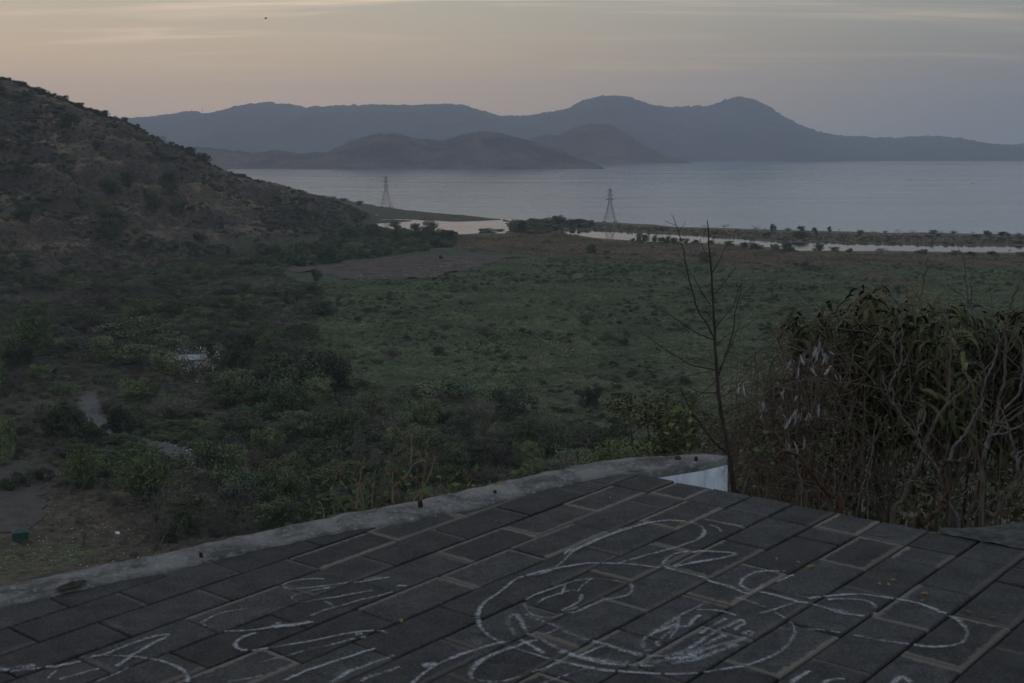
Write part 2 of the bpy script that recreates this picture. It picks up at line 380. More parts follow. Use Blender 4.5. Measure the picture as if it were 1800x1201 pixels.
for nm, poly, gr in (('lagoon', LAG_A, 12), ('lagoon', LAG_B, 12)):
    a = np.array(poly); x0, y0 = a.min(0) - gr; x1, y1 = a.max(0) + gr
    y1 = min(y1, 1700)
    # sheet cut to the lagoon's own bank, tucked under the shore
    cxm, cym = a.mean(0); m = MB(); s = .35
    xs = np.arange(x0, x1, 4.0); ys = np.arange(y0, y1, 4.0); Xg, Yg = np.meshgrid(xs, ys)
    jx, jy = jit(Xg, Yg); k = inpoly(jx, jy, poly)
    kk = k.copy()
    for _ in range(3):
        q = kk.copy(); q[1:] |= kk[:-1]; q[:-1] |= kk[1:]; q[:, 1:] |= kk[:, :-1]; q[:, :-1] |= kk[:, 1:]; kk = q
    kk &= inpoly(jx, jy, COAST)
    J, I = np.nonzero(kk); P = np.zeros((len(I), 4, 3)); x = xs[I]; y = ys[J]
    for c_, (dx, dy) in enumerate(((-2, -2), (2, -2), (2, 2), (-2, 2))): P[:, c_, 0] = x + dx; P[:, c_, 1] = y + dy; P[:, c_, 2] = .12
    m.quads(P); tag(m.build(nm, M['lagoon']), kind='structure')

# far shore and mountains
def range_mesh(name, prof, D, wf, wb, mat, nx, ny, rough, seed, base=1.0, extra=None, relief=.32):
    px = np.array([p[0] for p in prof], float); py = np.array([p[1] for p in prof], float)
    cols = np.linspace(px[0], px[-1], nx); zr = np.array([at_dist(0, y, D)[2] for y in np.interp(cols, px, py)])
    x = (cols - 900) / F * D
    t = np.linspace(0, 2, ny); Xg, T = np.meshgrid(x, t); ZR = np.meshgrid(zr, t)[0]
    Yg = np.where(T < 1, D - wf * (1 - T), D + wb * (T - 1))
    p = np.where(T < 1, .35 * T + .65 * T * T * (3 - 2 * T), np.clip(2 - T, 0, 1) ** .9)
    wob = np.sin(np.pi * np.clip(T, 0, 1))
    hgt = np.maximum(ZR - base, 0)
    Z = base + hgt * p + wob * hgt * relief * fbm(Xg, Yg * .6, wf * .35, 5, .52, seed)
    Z = Z + rough * fbm(Xg, Yg, rough * 5, 3, .6, seed + 3) * np.clip(T * 3, 0, 1) * np.clip((2 - T) * 4, 0, 1)
    if extra is not None: Z = extra(Xg, Yg, T, Z)
    Z = Z + rough * .2 * NR.randn(*Z.shape) * np.clip(T * 3, 0, 1) * (T < 1.9)
    Z = np.where((T == 0) | (T == 2), -1.0 if base < 2 else base - 3, Z)
    o = grid_mesh(name, Xg, Yg, Z, mat); tag(o, kind='structure'); return o
def hill_mat(name, a, b, c, sc):
    t = NT(name, .95, .1); p = t.pos(); n = t.noise(sc, p, 6, .62, .6); n2 = t.noise(sc * 9, p, 6, .7)
    k = t.mix(t.range(n, .4, .6), a, b); k = t.mix(t.range(n2, .5, .66), k, c); t.color(k); t.bump(n2, .6, 6); return t.m
M['far_wood'] = hill_mat('far_wood', (.036, .042, .038), (.055, .056, .050), (.030, .036, .034), .0016)
M['dry_hill'] = hill_mat('dry_hill', (.038, .030, .026), (.105, .075, .060), (.020, .019, .018), .006)
M['dome'] = hill_mat('dome', (.048, .031, .022), (.090, .058, .042), (.030, .023, .019), .006)
M['coast_wood'] = hill_mat('coast_wood', (.036, .044, .036), (.055, .060, .046), (.028, .034, .028), .006)
MOUNT = [(-400, 240), (-100, 226), (100, 216), (240, 208), (300, 202), (340, 197), (355, 195), (372, 200), (420, 188), (450, 182), (475, 179), (520, 183), (545, 191), (560, 187), (600, 186), (640, 184.5), (680, 183), (740, 185), (790, 183), (815, 185), (850, 195), (880, 205), (930, 203), (960, 198), (990, 193), (1010, 183), (1030, 174), (1055, 169), (1080, 168), (1105, 172), (1130, 181), (1170, 190), (1200, 187), (1220, 185), (1235, 186), (1250, 182), (1265, 175), (1285, 171), (1310, 176), (1330, 186), (1350, 200), (1375, 213), (1400, 225), (1430, 235), (1500, 241), (1560, 243), (1610, 239), (1640, 246), (1700, 252), (1750, 256.5), (1800, 253), (1900, 249), (2100, 251), (2400, 258)]
range_mesh('mountains', MOUNT, 9800, 2600, 1500, M['far_wood'], 900, 70, 16, 1.0)
HILLB = [(900, 268), (920, 250), (940, 241), (960, 236), (980, 238.5), (1010, 223), (1040, 217.5), (1070, 220), (1100, 236), (1130, 258), (1165, 274), (1180, 279)]
range_mesh('hills', HILLB, 6900, 800, 600, M['dome'], 260, 60, 10, 21.0, relief=.14)
HILLA = [(180, 262), (280, 255), (350, 258), (400, 263), (450, 268), (500, 265), (530, 271), (580, 268), (600, 258), (625, 247), (660, 236), (700, 235), (740, 245), (780, 248), (820, 236), (850, 229), (880, 234), (930, 248), (980, 262), (1000, 272), (1030, 284), (1045, 289.5)]
range_mesh('hills', HILLA, 5100, 560, 500, M['dry_hill'], 520, 64, 7, 31.0, relief=.12)
# flat wooded coast between the hills and the bay
def coast_strip():
    sh = [(150, 296.5), (420, 297), (900, 296), (985, 293.5), (1010, 291.5), (1030, 289.5), (1060, 287.5), (1100, 285), (1200, 283), (1350, 281), (1500, 279), (1650, 277), (1800, 275.6), (2100, 274)]
    a = np.array([ground(x, y, 0)[:2] for x, y in sh]); n = 520
    s = np.linspace(0, len(a) - 1, n); x = np.interp(s, range(len(a)), a[:, 0]); y = np.interp(s, range(len(a)), a[:, 1])
    px = np.interp(s, range(len(a)), [p[0] for p in sh])
    t = np.linspace(0, 1, 26) ** 1.6; X = x[None] * (1 + t[:, None] * .0) + 0 * t[:, None]; Y = y[None] + (1700 * t)[:, None]
    X = X * (Y / y[None])
    hgt = np.interp(px, [150, 900, 1000, 1100, 1150, 1800, 2100], [4, 5, 3, 10, 16, 18, 18])[None]
    Z = hgt * sstep(0, .06, t)[:, None] * (1 + .5 * fbm(X, Y, 70, 4, .6, 8)) + 10 * t[:, None]
    Z[0] = -1; tag(grid_mesh('coast', X, Y, Z, M['coast_wood']), kind='structure')
coast_strip()

# beaten earth: clearing, tracks and yard laid on the land
def dirt_mat(name, a, b, c):
    t = NT(name, .95, .1); p = t.pos(); n = t.noise(.12, p, 5, .6, .8); n2 = t.noise(1.5, p, 4, .65)
    t.color(t.mix(t.range(n2, .45, .7), t.mix(t.range(n, .4, .6), a, b), c)); t.bump(n2, .6, .15); return t.m
M['clay'] = dirt_mat('clay', (.086, .064, .053), (.046, .037, .033), (.104, .082, .070))
M['track'] = dirt_mat('track', (.074, .066, .060), (.056, .047, .041), (.098, .086, .077))
M['gravel'] = dirt_mat('gravel', (.098, .099, .102), (.078, .076, .075), (.125, .124, .122))
def drape(name, polys, mat, st=1.5, lift=.16, wob=3.0, bumpy=0.0):
    m = MB()
    a = np.array(sum(polys, [])); x0, y0 = a.min(0) - 8; x1, y1 = a.max(0) + 8
    xs = np.arange(x0, x1, st); ys = np.arange(y0, y1, st); X, Y = np.meshgrid(xs, ys)
    jx = X + wob * fbm(X, Y, 9, 3, .5, 5); jy = Y + wob * fbm(X, Y, 9, 3, .5, 15); k = np.zeros(X.shape, bool)
    for p in polys: k |= inpoly(jx, jy, p)
    Z = hz(X, Y) + lift + bumpy * np.maximum(fbm(X, Y, 11, 3, .5, 3), 0)
    idx = -np.ones(X.shape, int); J, I = np.nonzero(k[:-1, :-1]); fs = []; vs = []
    for j, i in zip(J, I):
        q = []
        for (b, c) in ((0, 0), (0, 1), (1, 1), (1, 0)):
            if idx[j + b, i + c] < 0: idx[j + b, i + c] = len(vs); vs.append((X[j + b, i + c], Y[j + b, i + c], Z[j + b, i + c]))
            q.append(idx[j + b, i + c])
        fs.append(q)
    m.add(vs, fs); o = m.build(name, mat, smooth=True); tag(o, kind='structure'); return o
def strip(pts, w):
    out = []
    P = [place(*p)[:2] for p in pts]
    L_, R_ = [], []
    for i, p in enumerate(P):
        t = P[min(i + 1, len(P) - 1)] - P[max(i - 1, 0)]; t = t / np.linalg.norm(t); n = np.array([-t[1], t[0]]); ww = w[i] if hasattr(w, '__len__') else w
        L_.append(tuple(p + n * ww / 2)); R_.append(tuple(p - n * ww / 2))
    return L_ + R_[::-1]
drape('dirt_clearing', [CLEARING], M['clay'], 2.5, .2, 11, 1.8)
drape('dirt_track', [strip([(470, 472), (500, 468), (530, 463), (548, 458), (600, 450)], 7)], M['track'], 1.6)
drape('dirt_track', [strip([(152, 690), (158, 715), (165, 738), (190, 757), (225, 770), (262, 782), (305, 797), (345, 812), (385, 830)], [4, 5, 6, 7, 7.5, 8, 8, 7.5, 6])], M['gravel'], 1.2)
YARD = [tuple(place(*p)[:2]) for p in [(-60, 800), (0, 822), (60, 806), (118, 835), (100, 862), (80, 890), (55, 915), (30, 940), (0, 965), (-60, 990), (-200, 960), (-200, 820)]]
drape('dirt_yard', [YARD], M['track'], 1.2, .16, 11.0)
drape('dirt_track', [strip([(-60, 600), (0, 625), (8, 645), (0, 660), (-40, 700), (-60, 760)], 8)], M['track'], 1.4)
drape('dirt_patch', [[tuple(place(*p)[:2]) for p in [(345, 565), (365, 548), (395, 545), (402, 556), (385, 568), (360, 572)]]], M['clay'], 1.4)
drape('dirt_patch', [[tuple(place(*p)[:2]) for p in [(365, 600), (385, 588), (400, 590), (396, 602), (375, 608)]]], M['clay'], 1.2)
# ------------------------------------------------------------------ the paved platform
PW = 0.2                                             # course width in metres
_a, _b, _th, _v0, _w = -1.91050551e-02, 1.65512286e-01, 8.61435285e-01, 2.43476408, -1.25879893e-01
_n = np.array([_a, 1.0, _b]); _n /= np.linalg.norm(_n)
_e1 = np.cross(_n, [0, 0, 1.0]); _e1 /= np.linalg.norm(_e1); _e2 = np.cross(_n, _e1)
_A = math.cos(_th) * _e1 + math.sin(_th) * _e2; _B = -math.sin(_th) * _e1 + math.cos(_th) * _e2
C2W = np.stack([RIGHT, UP, -FWD], 1); PS = PW / abs(_w)
NRM = C2W @ _n; AX = -(C2W @ _A); BX = -(C2W @ _B)  # along the courses (towards us), across them, both per course unit
ORG = EYE + PS * (C2W @ (-_n + _v0 * _B))
def uvw(u, v, h=0.0): return ORG + AX * (u * PW) + BX * (v * PW) + NRM * h
def pav_uv(px, py, h=0.0):
    d = ray(px, py); t = ((ORG + NRM * h - EYE) @ NRM) / (d @ NRM); p = EYE + d * t - ORG
    return p @ AX / PW, p @ BX / PW
PM = Matrix(np.stack([AX, BX, NRM], 1).tolist())
if PM.determinant() < 0: raise RuntimeError('left-handed')
U_EDGE, U_BORD = -23.56, -22.42
INNER = [(-4.0, -3.2), (-9.85, -.95), (-10.51, -.8), (-11.89, -.42), (-12.55, -.19), (-13.93, .03), (-15.53, .45), (-16.34, .68), (-17.95, 1.42), (-19.33, 1.8), (-21.12, 2.04), (-22.21, 2.27), (-23.12, 2.65), (-23.56, 3.0), (-24.04, 3.25), (-25.08, 3.7), (-25.99, 3.94)]
OUTER = [(-4.0, -4.4), (-10.36, -1.96), (-10.87, -1.82), (-11.55, -1.6), (-12.38, -1.42), (-13.21, -1.18), (-14.64, -.88), (-15.8, -.55), (-17.13, -.24), (-18.36, .18), (-19.82, .53), (-21.42, .88), (-23.08, 1.26), (-24.29, 1.74), (-25.1, 2.4), (-25.91, 3.2), (-26.02, 3.89)]
def inner_v(u): return np.interp(-u, [-a for a, b in INNER], [b for a, b in INNER])
def joint_phase(k): return {0: .47, 1: 1.39, 2: .42, 3: 1.42, 4: .35, 5: 1.39, 6: .39, 7: 1.35, 8: .32, 9: 1.34, 10: .37, 11: 1.43, 12: .46}.get(k, .4 if k % 2 == 0 else 1.4)
def paver_mat():
    t = NT('paver', .88, .25); c = t.coord('Object'); sx = t.N.new('ShaderNodeSeparateXYZ'); t.L.new(c, sx.inputs[0])
    n1 = t.noise(9, t.pos(), 6, .68); n2 = t.noise(110, t.pos(), 5, .8); n3 = t.noise(36, t.pos(), 4, .6)
    base = t.mix(t.range(n1, .3, .7), (.017, .0175, .019), (.047, .0455, .046))
    base = t.mix(t.range(n2, .50, .68), base, (.092, .090, .089)); base = t.mix(t.range(n2, .47, .34), base, (.012, .012, .013))
    base = t.mix(t.range(t.noise(11, t.pos(), 5, .65, .8), .58, .74, 0, .45), base, (.10, .097, .094))
    hs = t.N.new('ShaderNodeHueSaturation'); t.put(hs.inputs['Value'], t.range(t.rand(), 0, 1, .62, 1.08, False)); t.L.new(base, hs.inputs['Color']); base = hs.outputs[0]
    # film of mortar left along some edges
    f = None
    for side, sock, sg in (('smear_x1', 0, 1), ('smear_x0', 0, -1), ('smear_y1', 1, 1), ('smear_y0', 1, -1)):
        hd = t.attr('half_x' if sock == 0 else 'half_y', 'OBJECT')
        d = t.math('SUBTRACT', hd, t.math('MULTIPLY', sx.outputs[sock], sg))
        d = t.math('ADD', d, t.math('MULTIPLY', t.math('SUBTRACT', n3, .5), .045))
        e = t.math('MULTIPLY', t.range(d, .025, .014), t.attr(side, 'OBJECT'))
        f = e if f is None else t.math('MAXIMUM', f, e)
    f = t.math('MULTIPLY', f, t.range(n2, .25, .5, .55, 1.0))
    t.color(t.mix(f, base, (.128, .112, .097)))
    t.bump(t.math('ADD', n2, t.math('MULTIPLY', n3, .8)), .5, .003); return t.m
M['paver'] = paver_mat()
def bed_mat():
    t = NT('mortar_bed', .95, .1); n = t.noise(9, t.pos(), 5, .65); t.color(t.mix(t.range(n, .35, .7), (.022, .020, .018), (.060, .050, .042))); t.bump(n, .5, .004); return t.m
M['bed'] = bed_mat()
# bed slab under the pavers, with its far face
m = MB(); us = np.linspace(-4.0, U_EDGE + .03, 70)
vs = [inner_v(u) - .25 for u in us]
top = [uvw(u, v, -.017) for u, v in zip(us, vs)] + [uvw(u, 24.0, -.017) for u in us]
n = len(us); m.add(top, [(i, i + 1, n + i + 1, n + i) for i in range(n - 1)])
u = U_EDGE + .03; m.add([uvw(u, inner_v(u) - .25, -.017), uvw(u, 24, -.017), uvw(u, 24, -1.3), uvw(u, inner_v(u) - .25, -1.3)], [(0, 1, 2, 3)])
pavement = m.build('pavement', M['bed']); tag(pavement, kind='structure')
def paver_mesh(lu, lv, seed):
    """one block: chamfered, slightly worn top; x along the course, z=0 at the top"""
    rr = random.Random(seed); hx, hy, ch, dp = lu / 2, lv / 2, .004, .030
    w = lambda: rr.uniform(-.0015, .0015)
    o = [(-hx + w(), -hy + w()), (hx + w(), -hy + w()), (hx + w(), hy + w()), (-hx + w(), hy + w())]
    m = MB(); v = [(x, y, -dp) for x, y in o] + [(x, y, -ch) for x, y in o] + [(x - math.copysign(ch, x), y - math.copysign(ch, y), rr.uniform(-.001, .001)) for x, y in o]
    m.add(v, [(0, 1, 5, 4), (1, 2, 6, 5), (2, 3, 7, 6), (3, 0, 4, 7), (4, 5, 9, 8), (5, 6, 10, 9), (6, 7, 11, 10), (7, 4, 8, 11), (8, 9, 10, 11)])
    return m.mesh('paver', M['paver'])
GAPU, GAPV = .024, .050                               # joints, in course units
_pm = {}
GAPS = []                                            # (u0,u1,v0,v1) of blocks, for the chalk
def add_paver(u0, u1, v0, v1):
    lu, lv = (u1 - u0 - GAPU) * PW, (v1 - v0 - GAPV) * PW
    if lu < .03: return
    key = (round(lu, 2), round(lv, 2), R.randint(0, 3))
    if key not in _pm: _pm[key] = paver_mesh(lu, lv, hash(key) % 999)
    o = link('paver', _pm[key], pavement)
    o.matrix_world = Matrix.Translation(uvw((u0 + u1) / 2, (v0 + v1) / 2, R.uniform(-.0025, .0012)).tolist()) @ (PM @ Matrix.Rotation(R.gauss(0, .003), 3, 'Z') @ Matrix.Rotation(R.gauss(0, .004), 3, 'X') @ Matrix.Rotation(R.gauss(0, .003), 3, 'Y')).to_4x4()
    o['half_x'] = lu / 2; o['half_y'] = lv / 2
    mid = .08 + .62 * math.exp(-(((u0 + u1) / 2 + 17.5) / 4.2) ** 2 - ((v0 - 6.5) / 5.0) ** 2)
    rich = R.random() < mid
    o['smear_x0'] = float(R.choice([0, .8, 1]) if rich else R.choice([0, 0, .3])); o['smear_x1'] = float(R.choice([0, .8, 1]) if rich else R.choice([0, 0, .3]))
    o['smear_y1'] = float(R.choice([0, .6, 1]) if rich else R.choice([0, 0, 0, .25])); o['smear_y0'] = float(R.choice([0, .8, 1]) if rich else 0.0)
    GAPS.append((u0 + GAPU / 2, u1 - GAPU / 2, v0 + GAPV / 2, v1 - GAPV / 2)); return o
def in_view(u, v, mg=60):
    p = uvw(u, v); a, b = to_px(*p); return -mg < a < 1800 + mg and 700 < b < 1201 + 110
VDRIFT = [0] * 40
count_p = 0
for k in range(-3, 20):
    ph = joint_phase(k); us = [U_BORD]
    u = math.ceil((U_BORD - ph) / 2) * 2 + ph
    if u - U_BORD < .25: u += 2
    while u < -5: us.append(u + R.gauss(0, .02)); u += 2
    us_b = [U_EDGE] + us
    for u0, u1 in zip(us_b, us_b[1:]):
        um, vm = (u0 + u1) / 2, k + .5
        iv = min(inner_v(u0), inner_v(u1), inner_v(um))
        if vm + .5 < iv + .04: continue
        if not (in_view(um, vm) or in_view(u0, vm) or in_view(u1, vm)): continue
        add_paver(u0, u1, k, k + 1); count_p += 1
print('pavers', count_p)

# ------------------------------------------------------------------ kerb along the left of the platform
def cement_mat():
    t = NT('cement', .92, .15); p = t.pos(); n1 = t.noise(5, p, 6, .65, .6); n2 = t.noise(38, p, 7, .78, .4); n3 = t.noise(170, p, 4, .75)
    c = t.mix(t.range(n1, .35, .65), (.070, .068, .066), (.20, .196, .192)); c = t.mix(t.range(n2, .50, .68), c, (.30, .29, .285)); c = t.mix(t.range(n2, .42, .30), c, (.050, .047, .044))
    c = t.mix(t.range(n3, .55, .75, 0, .5), c, (.06, .055, .05)); t.color(c); t.bump(t.math('ADD', n2, t.math('MULTIPLY', n3, .4)), .9, .012); return t.m
M['cement'] = cement_mat()
def paint_mat():
    t = NT('white_paint', .8, .25); p = t.pos(); n = t.noise(14, p, 5, .65); n2 = t.noise(11, t.scale(p, (1, 1, .5)), 8, .78)
    c = t.mix(t.range(n, .3, .7), (.58, .65, .74), (.74, .79, .86)); c = t.mix(t.range(n2, .52, .70), c, (.33, .33, .33)); t.color(c); t.bump(n2, .7, .01); return t.m
M['paint'] = paint_mat()
def resamp(P, n):
    P = np.array(P, float); d = np.r_[0, np.cumsum(np.hypot(*np.diff(P, axis=0).T))]; s = np.linspace(0, d[-1], n); return np.stack([np.interp(s, d, P[:, 0]), np.interp(s, d, P[:, 1])], 1)
kerb = empty('kerb', uvw(-18, .8, 0).tolist())
tag(kerb, 'weathered grey cement kerb with white painted sides along the pavement edge', 'kerb')
ki = Matrix.Translation((-kerb.location))
def kloc(u, v, h): return uvw(u, v, h) - np.array(kerb.location)
n = 260; I_ = resamp(INNER, n); O_ = resamp(OUTER, n); m = MB(); NC = 9; rows = []
for i in range(n):
    rag = .10 * fbm(np.array([i * 1.0]), np.array([0.]), 6, 3, .6)[0] * sstep(-23.3, -22.4, I_[i, 0])
    a = I_[i] + np.array([0, rag]); b = O_[i] + np.array([0, .05 * fbm(np.array([i * 1.0]), np.array([9.]), 9, 3)[0]]); r = []
    for j in range(NC):
        s = j / (NC - 1); q = a * (1 - s) + b * s; hh = .006 + .010 * math.sin(math.pi * s) ** .6 + .006 * float(fbm(np.array([q[0] * 3]), np.array([q[1] * 3]), 1.0, 3)[0])
        if j == NC - 1: hh -= .012
        if j == 0: hh = .003
        r.append(len(m.v)); m.v.append(tuple(kloc(q[0], q[1], hh)))
    for (q, hh) in ((b, -.03),): r.append(len(m.v)); m.v.append(tuple(kloc(q[0], q[1], hh)))
    r.insert(0, len(m.v)); m.v.append(tuple(kloc(a[0], a[1], -.03)))
    rows.append(r)
for i in range(n - 1):
    for j in range(len(rows[0]) - 1): m.f.append((rows[i][j], rows[i + 1][j], rows[i + 1][j + 1], rows[i][j + 1])); m.m.append(0)
m.f.append(tuple(rows[-1])); m.m.append(0)
m.build('coping', M['cement'], kerb, smooth=True)
m = MB(); k0 = [i for i in range(n) if I_[i, 0] < U_EDGE - .02]
sh = np.array([0, 0.0])
ring = [tuple(I_[i]) for i in k0] + [tuple(O_[i]) for i in k0[::-1]]
ctr = np.mean(ring, 0)
pr = [tuple(ctr + (np.array(p) - ctr) * .992) for p in ring]
nb = len(pr); m.add([kloc(u, v, -.006) for u, v in pr] + [kloc(u, v, -1.2) for u, v in pr], [(i, (i + 1) % nb, nb + (i + 1) % nb, nb + i) for i in range(nb)])
m.build('painted_side', M['paint'], kerb)
m = MB(); ii = list(range(0, n, 4)); m.add([kloc(*O_[i], -.03) for i in ii] + [kloc(*O_[i], -1.2) for i in ii], [(a, a + 1, len(ii) + a + 1, len(ii) + a) for a in range(len(ii) - 1)])
m.build('outer_side', M['paint'], kerb)
M['rust'] = plain_mat('rust', (.030, .020, .015), .9, .4, 60)
for (px, py, h_, r_) in [(740, 893, .035, .012), (871, 868, .016, .009), (355, 979, .018, .008), (1224, 810, .020, .010), (1192, 808, .012, .02)]:
    u, v = pav_uv(px, py, .012); m = MB(); m.tube([kloc(u, v, -.01), kloc(u + .01, v, h_ * .6), kloc(u + .03, v + .01, h_ + .012)], [r_, r_ * .9, r_ * .8], 7); m.build('iron_stub', M['rust'], kerb)
M['pit'] = plain_mat('pit', (.022, .017, .014), .95, .4, 40)
u, v = pav_uv(126, 1032, .012); m = MB(); pts = [(-.30, -.06), (-.1, -.17), (.22, -.10), (.33, .05), (.05, .14), (-.25, .10)]
m.add([kloc(u + a, v + b, .0195) for a, b in pts] + [kloc(u, v, .0165)], [(i, (i + 1) % 6, 6) for i in range(6)]); m.build('broken_hole', M['pit'], kerb)
# second kerb curving away at the right end of the far edge
RK_I = [(-23.45, 10.2), (-23.46, 10.6), (-23.47, 11.05), (-23.48, 11.8), (-23.48, 12.6), (-23.5, 14)]
RK_O = [(-23.75, 10.2), (-23.95, 10.45), (-24.3, 10.74), (-24.8, 11.1), (-25.25, 11.35), (-27, 12.4)]
rk = empty('kerb', uvw(-24, 11, 0).tolist()); tag(rk, 'dark cement kerb end at the far right corner of the pavement, below the bare stems', 'kerb')
m = MB(); a_ = resamp(RK_I, 40); b_ = resamp(RK_O, 40); L0 = np.array(rk.location)
for i in range(40):
    for s in np.linspace(0, 1, 6):
        q = a_[i] * (1 - s) + b_[i] * s; m.v.append(tuple(uvw(q[0], q[1], .004 + .012 * math.sin(math.pi * s) + .006 * float(fbm(np.array([q[0] * 4]), np.array([q[1] * 4]), 1, 3)[0])) - L0))
    m.v.append(tuple(uvw(b_[i][0], b_[i][1], -.9) - L0))
for i in range(39):
    for j in range(6): m.f.append((i * 7 + j, (i + 1) * 7 + j, (i + 1) * 7 + j + 1, i * 7 + j + 1)); m.m.append(0)
def dark_cement():
    t = NT('dark_cement', .92, .15); n2 = t.noise(20, t.pos(), 5, .7); t.color(t.mix(t.range(n2, .35, .7), (.030, .030, .031), (.075, .074, .073))); t.bump(n2, .6, .008); return t.m
M['dark_cement'] = dark_cement()
m.build('coping', M['dark_cement'], rk, smooth=True)

# ------------------------------------------------------------------ chalk on the pavers
def chalk_mat():
    t = NT('chalk', .95, .05); p = t.pos(); n = t.noise(210, p, 3, .8); n2 = t.noise(22, p, 3, .6)
    at = t.attr('press'); ed = t.attr('edge')
    a = t.math('ADD', t.math('ADD', t.math('MULTIPLY', t.math('ADD', n, t.noise(70, p, 4, .75)), 1.25), t.math('MULTIPLY', n2, .45)), t.math('MULTIPLY', at, .75))
    a = t.math('SUBTRACT', a, t.math('MULTIPLY', ed, .55))
    al = t.range(a, 1.44, 2.06)
    t.color((.44, .455, .48)); t.put(t.b.inputs['Alpha'], t.math('MULTIPLY', al, .56)); return t.m
M['chalk'] = chalk_mat()
def on_block(u, v):
    for (a, b, c, d) in GAPS:
        if a <= u <= b and c <= v <= d: return True
    return False
def catmull(P, step):
    P = np.array(P, float)
    if len(P) < 3:
        n = max(2, int(np.linalg.norm(P[1] - P[0]) / step)); return P[0] + (P[1] - P[0]) * np.linspace(0, 1, n + 1)[:, None]
    Q = np.vstack([2 * P[0] - P[1], P, 2 * P[-1] - P[-2]]); out = []
    for i in range(1, len(Q) - 2):
        n = max(1, int(np.linalg.norm(Q[i + 1] - Q[i]) / step)); t = np.arange(n)[:, None] / n
        out.append(.5 * (2 * Q[i] + (Q[i + 1] - Q[i - 1]) * t + (2 * Q[i - 1] - 5 * Q[i] + 4 * Q[i + 1] - Q[i + 2]) * t ** 2 + (3 * Q[i] - Q[i - 1] - 3 * Q[i + 1] + Q[i + 2]) * t ** 3))
    return np.vstack(out + [P[-1:]])
def chalk(label, strokes):
    V, Fc, PR, ED = [], [], [], []
    for si, (w, pr, pts) in enumerate(strokes):
        q = np.array([pav_uv(*p) for p in pts]); c = catmull(q, .05); hgt = .0035 + .0003 * (si % 9)
        d = np.gradient(c, axis=0); d /= np.linalg.norm(d, axis=1)[:, None] + 1e-9; nn = np.stack([-d[:, 1], d[:, 0]], 1)
        ww = (w * .64 / PW / 2) * (1 + .35 * fbm(np.arange(len(c)), np.full(len(c), si * 3.7), 7, 3)); offs = (-1, -.45, 0, .45, 1)
        pr = pr + (.20 if pr < .26 else .08 if pr < .4 else -.08)
        prr = pr + .35 * fbm(np.arange(len(c)), np.full(len(c), si * 5.1 + 2), 12, 3)
        b = len(V)
        for i in range(len(c)):
            for o in offs:
                p = c[i] + nn[i] * ww[i] * o; V.append(tuple(uvw(p[0], p[1], hgt))); PR.append(prr[i]); ED.append(abs(o) ** 2)
        for i in range(len(c) - 1):
            mid = (c[i] + c[i + 1]) / 2
            if not on_block(*mid): continue
            for j in range(4): Fc.append((b + i * 5 + j, b + i * 5 + j + 1, b + (i + 1) * 5 + j + 1, b + (i + 1) * 5 + j))
    me = bpy.data.meshes.new('chalk_drawing'); me.from_pydata(V, [], Fc); me.materials.append(M['chalk'])
    for nm, arr in (('press', PR), ('edge', ED)):
        at = me.attributes.new(nm, 'FLOAT', 'POINT'); at.data.foreach_set('value', np.array(arr, np.float32))
    me.update(); o = link('chalk_drawing', me); tag(o, label, 'chalk drawing'); return o
T, Wd, Br = .030, .042, .07
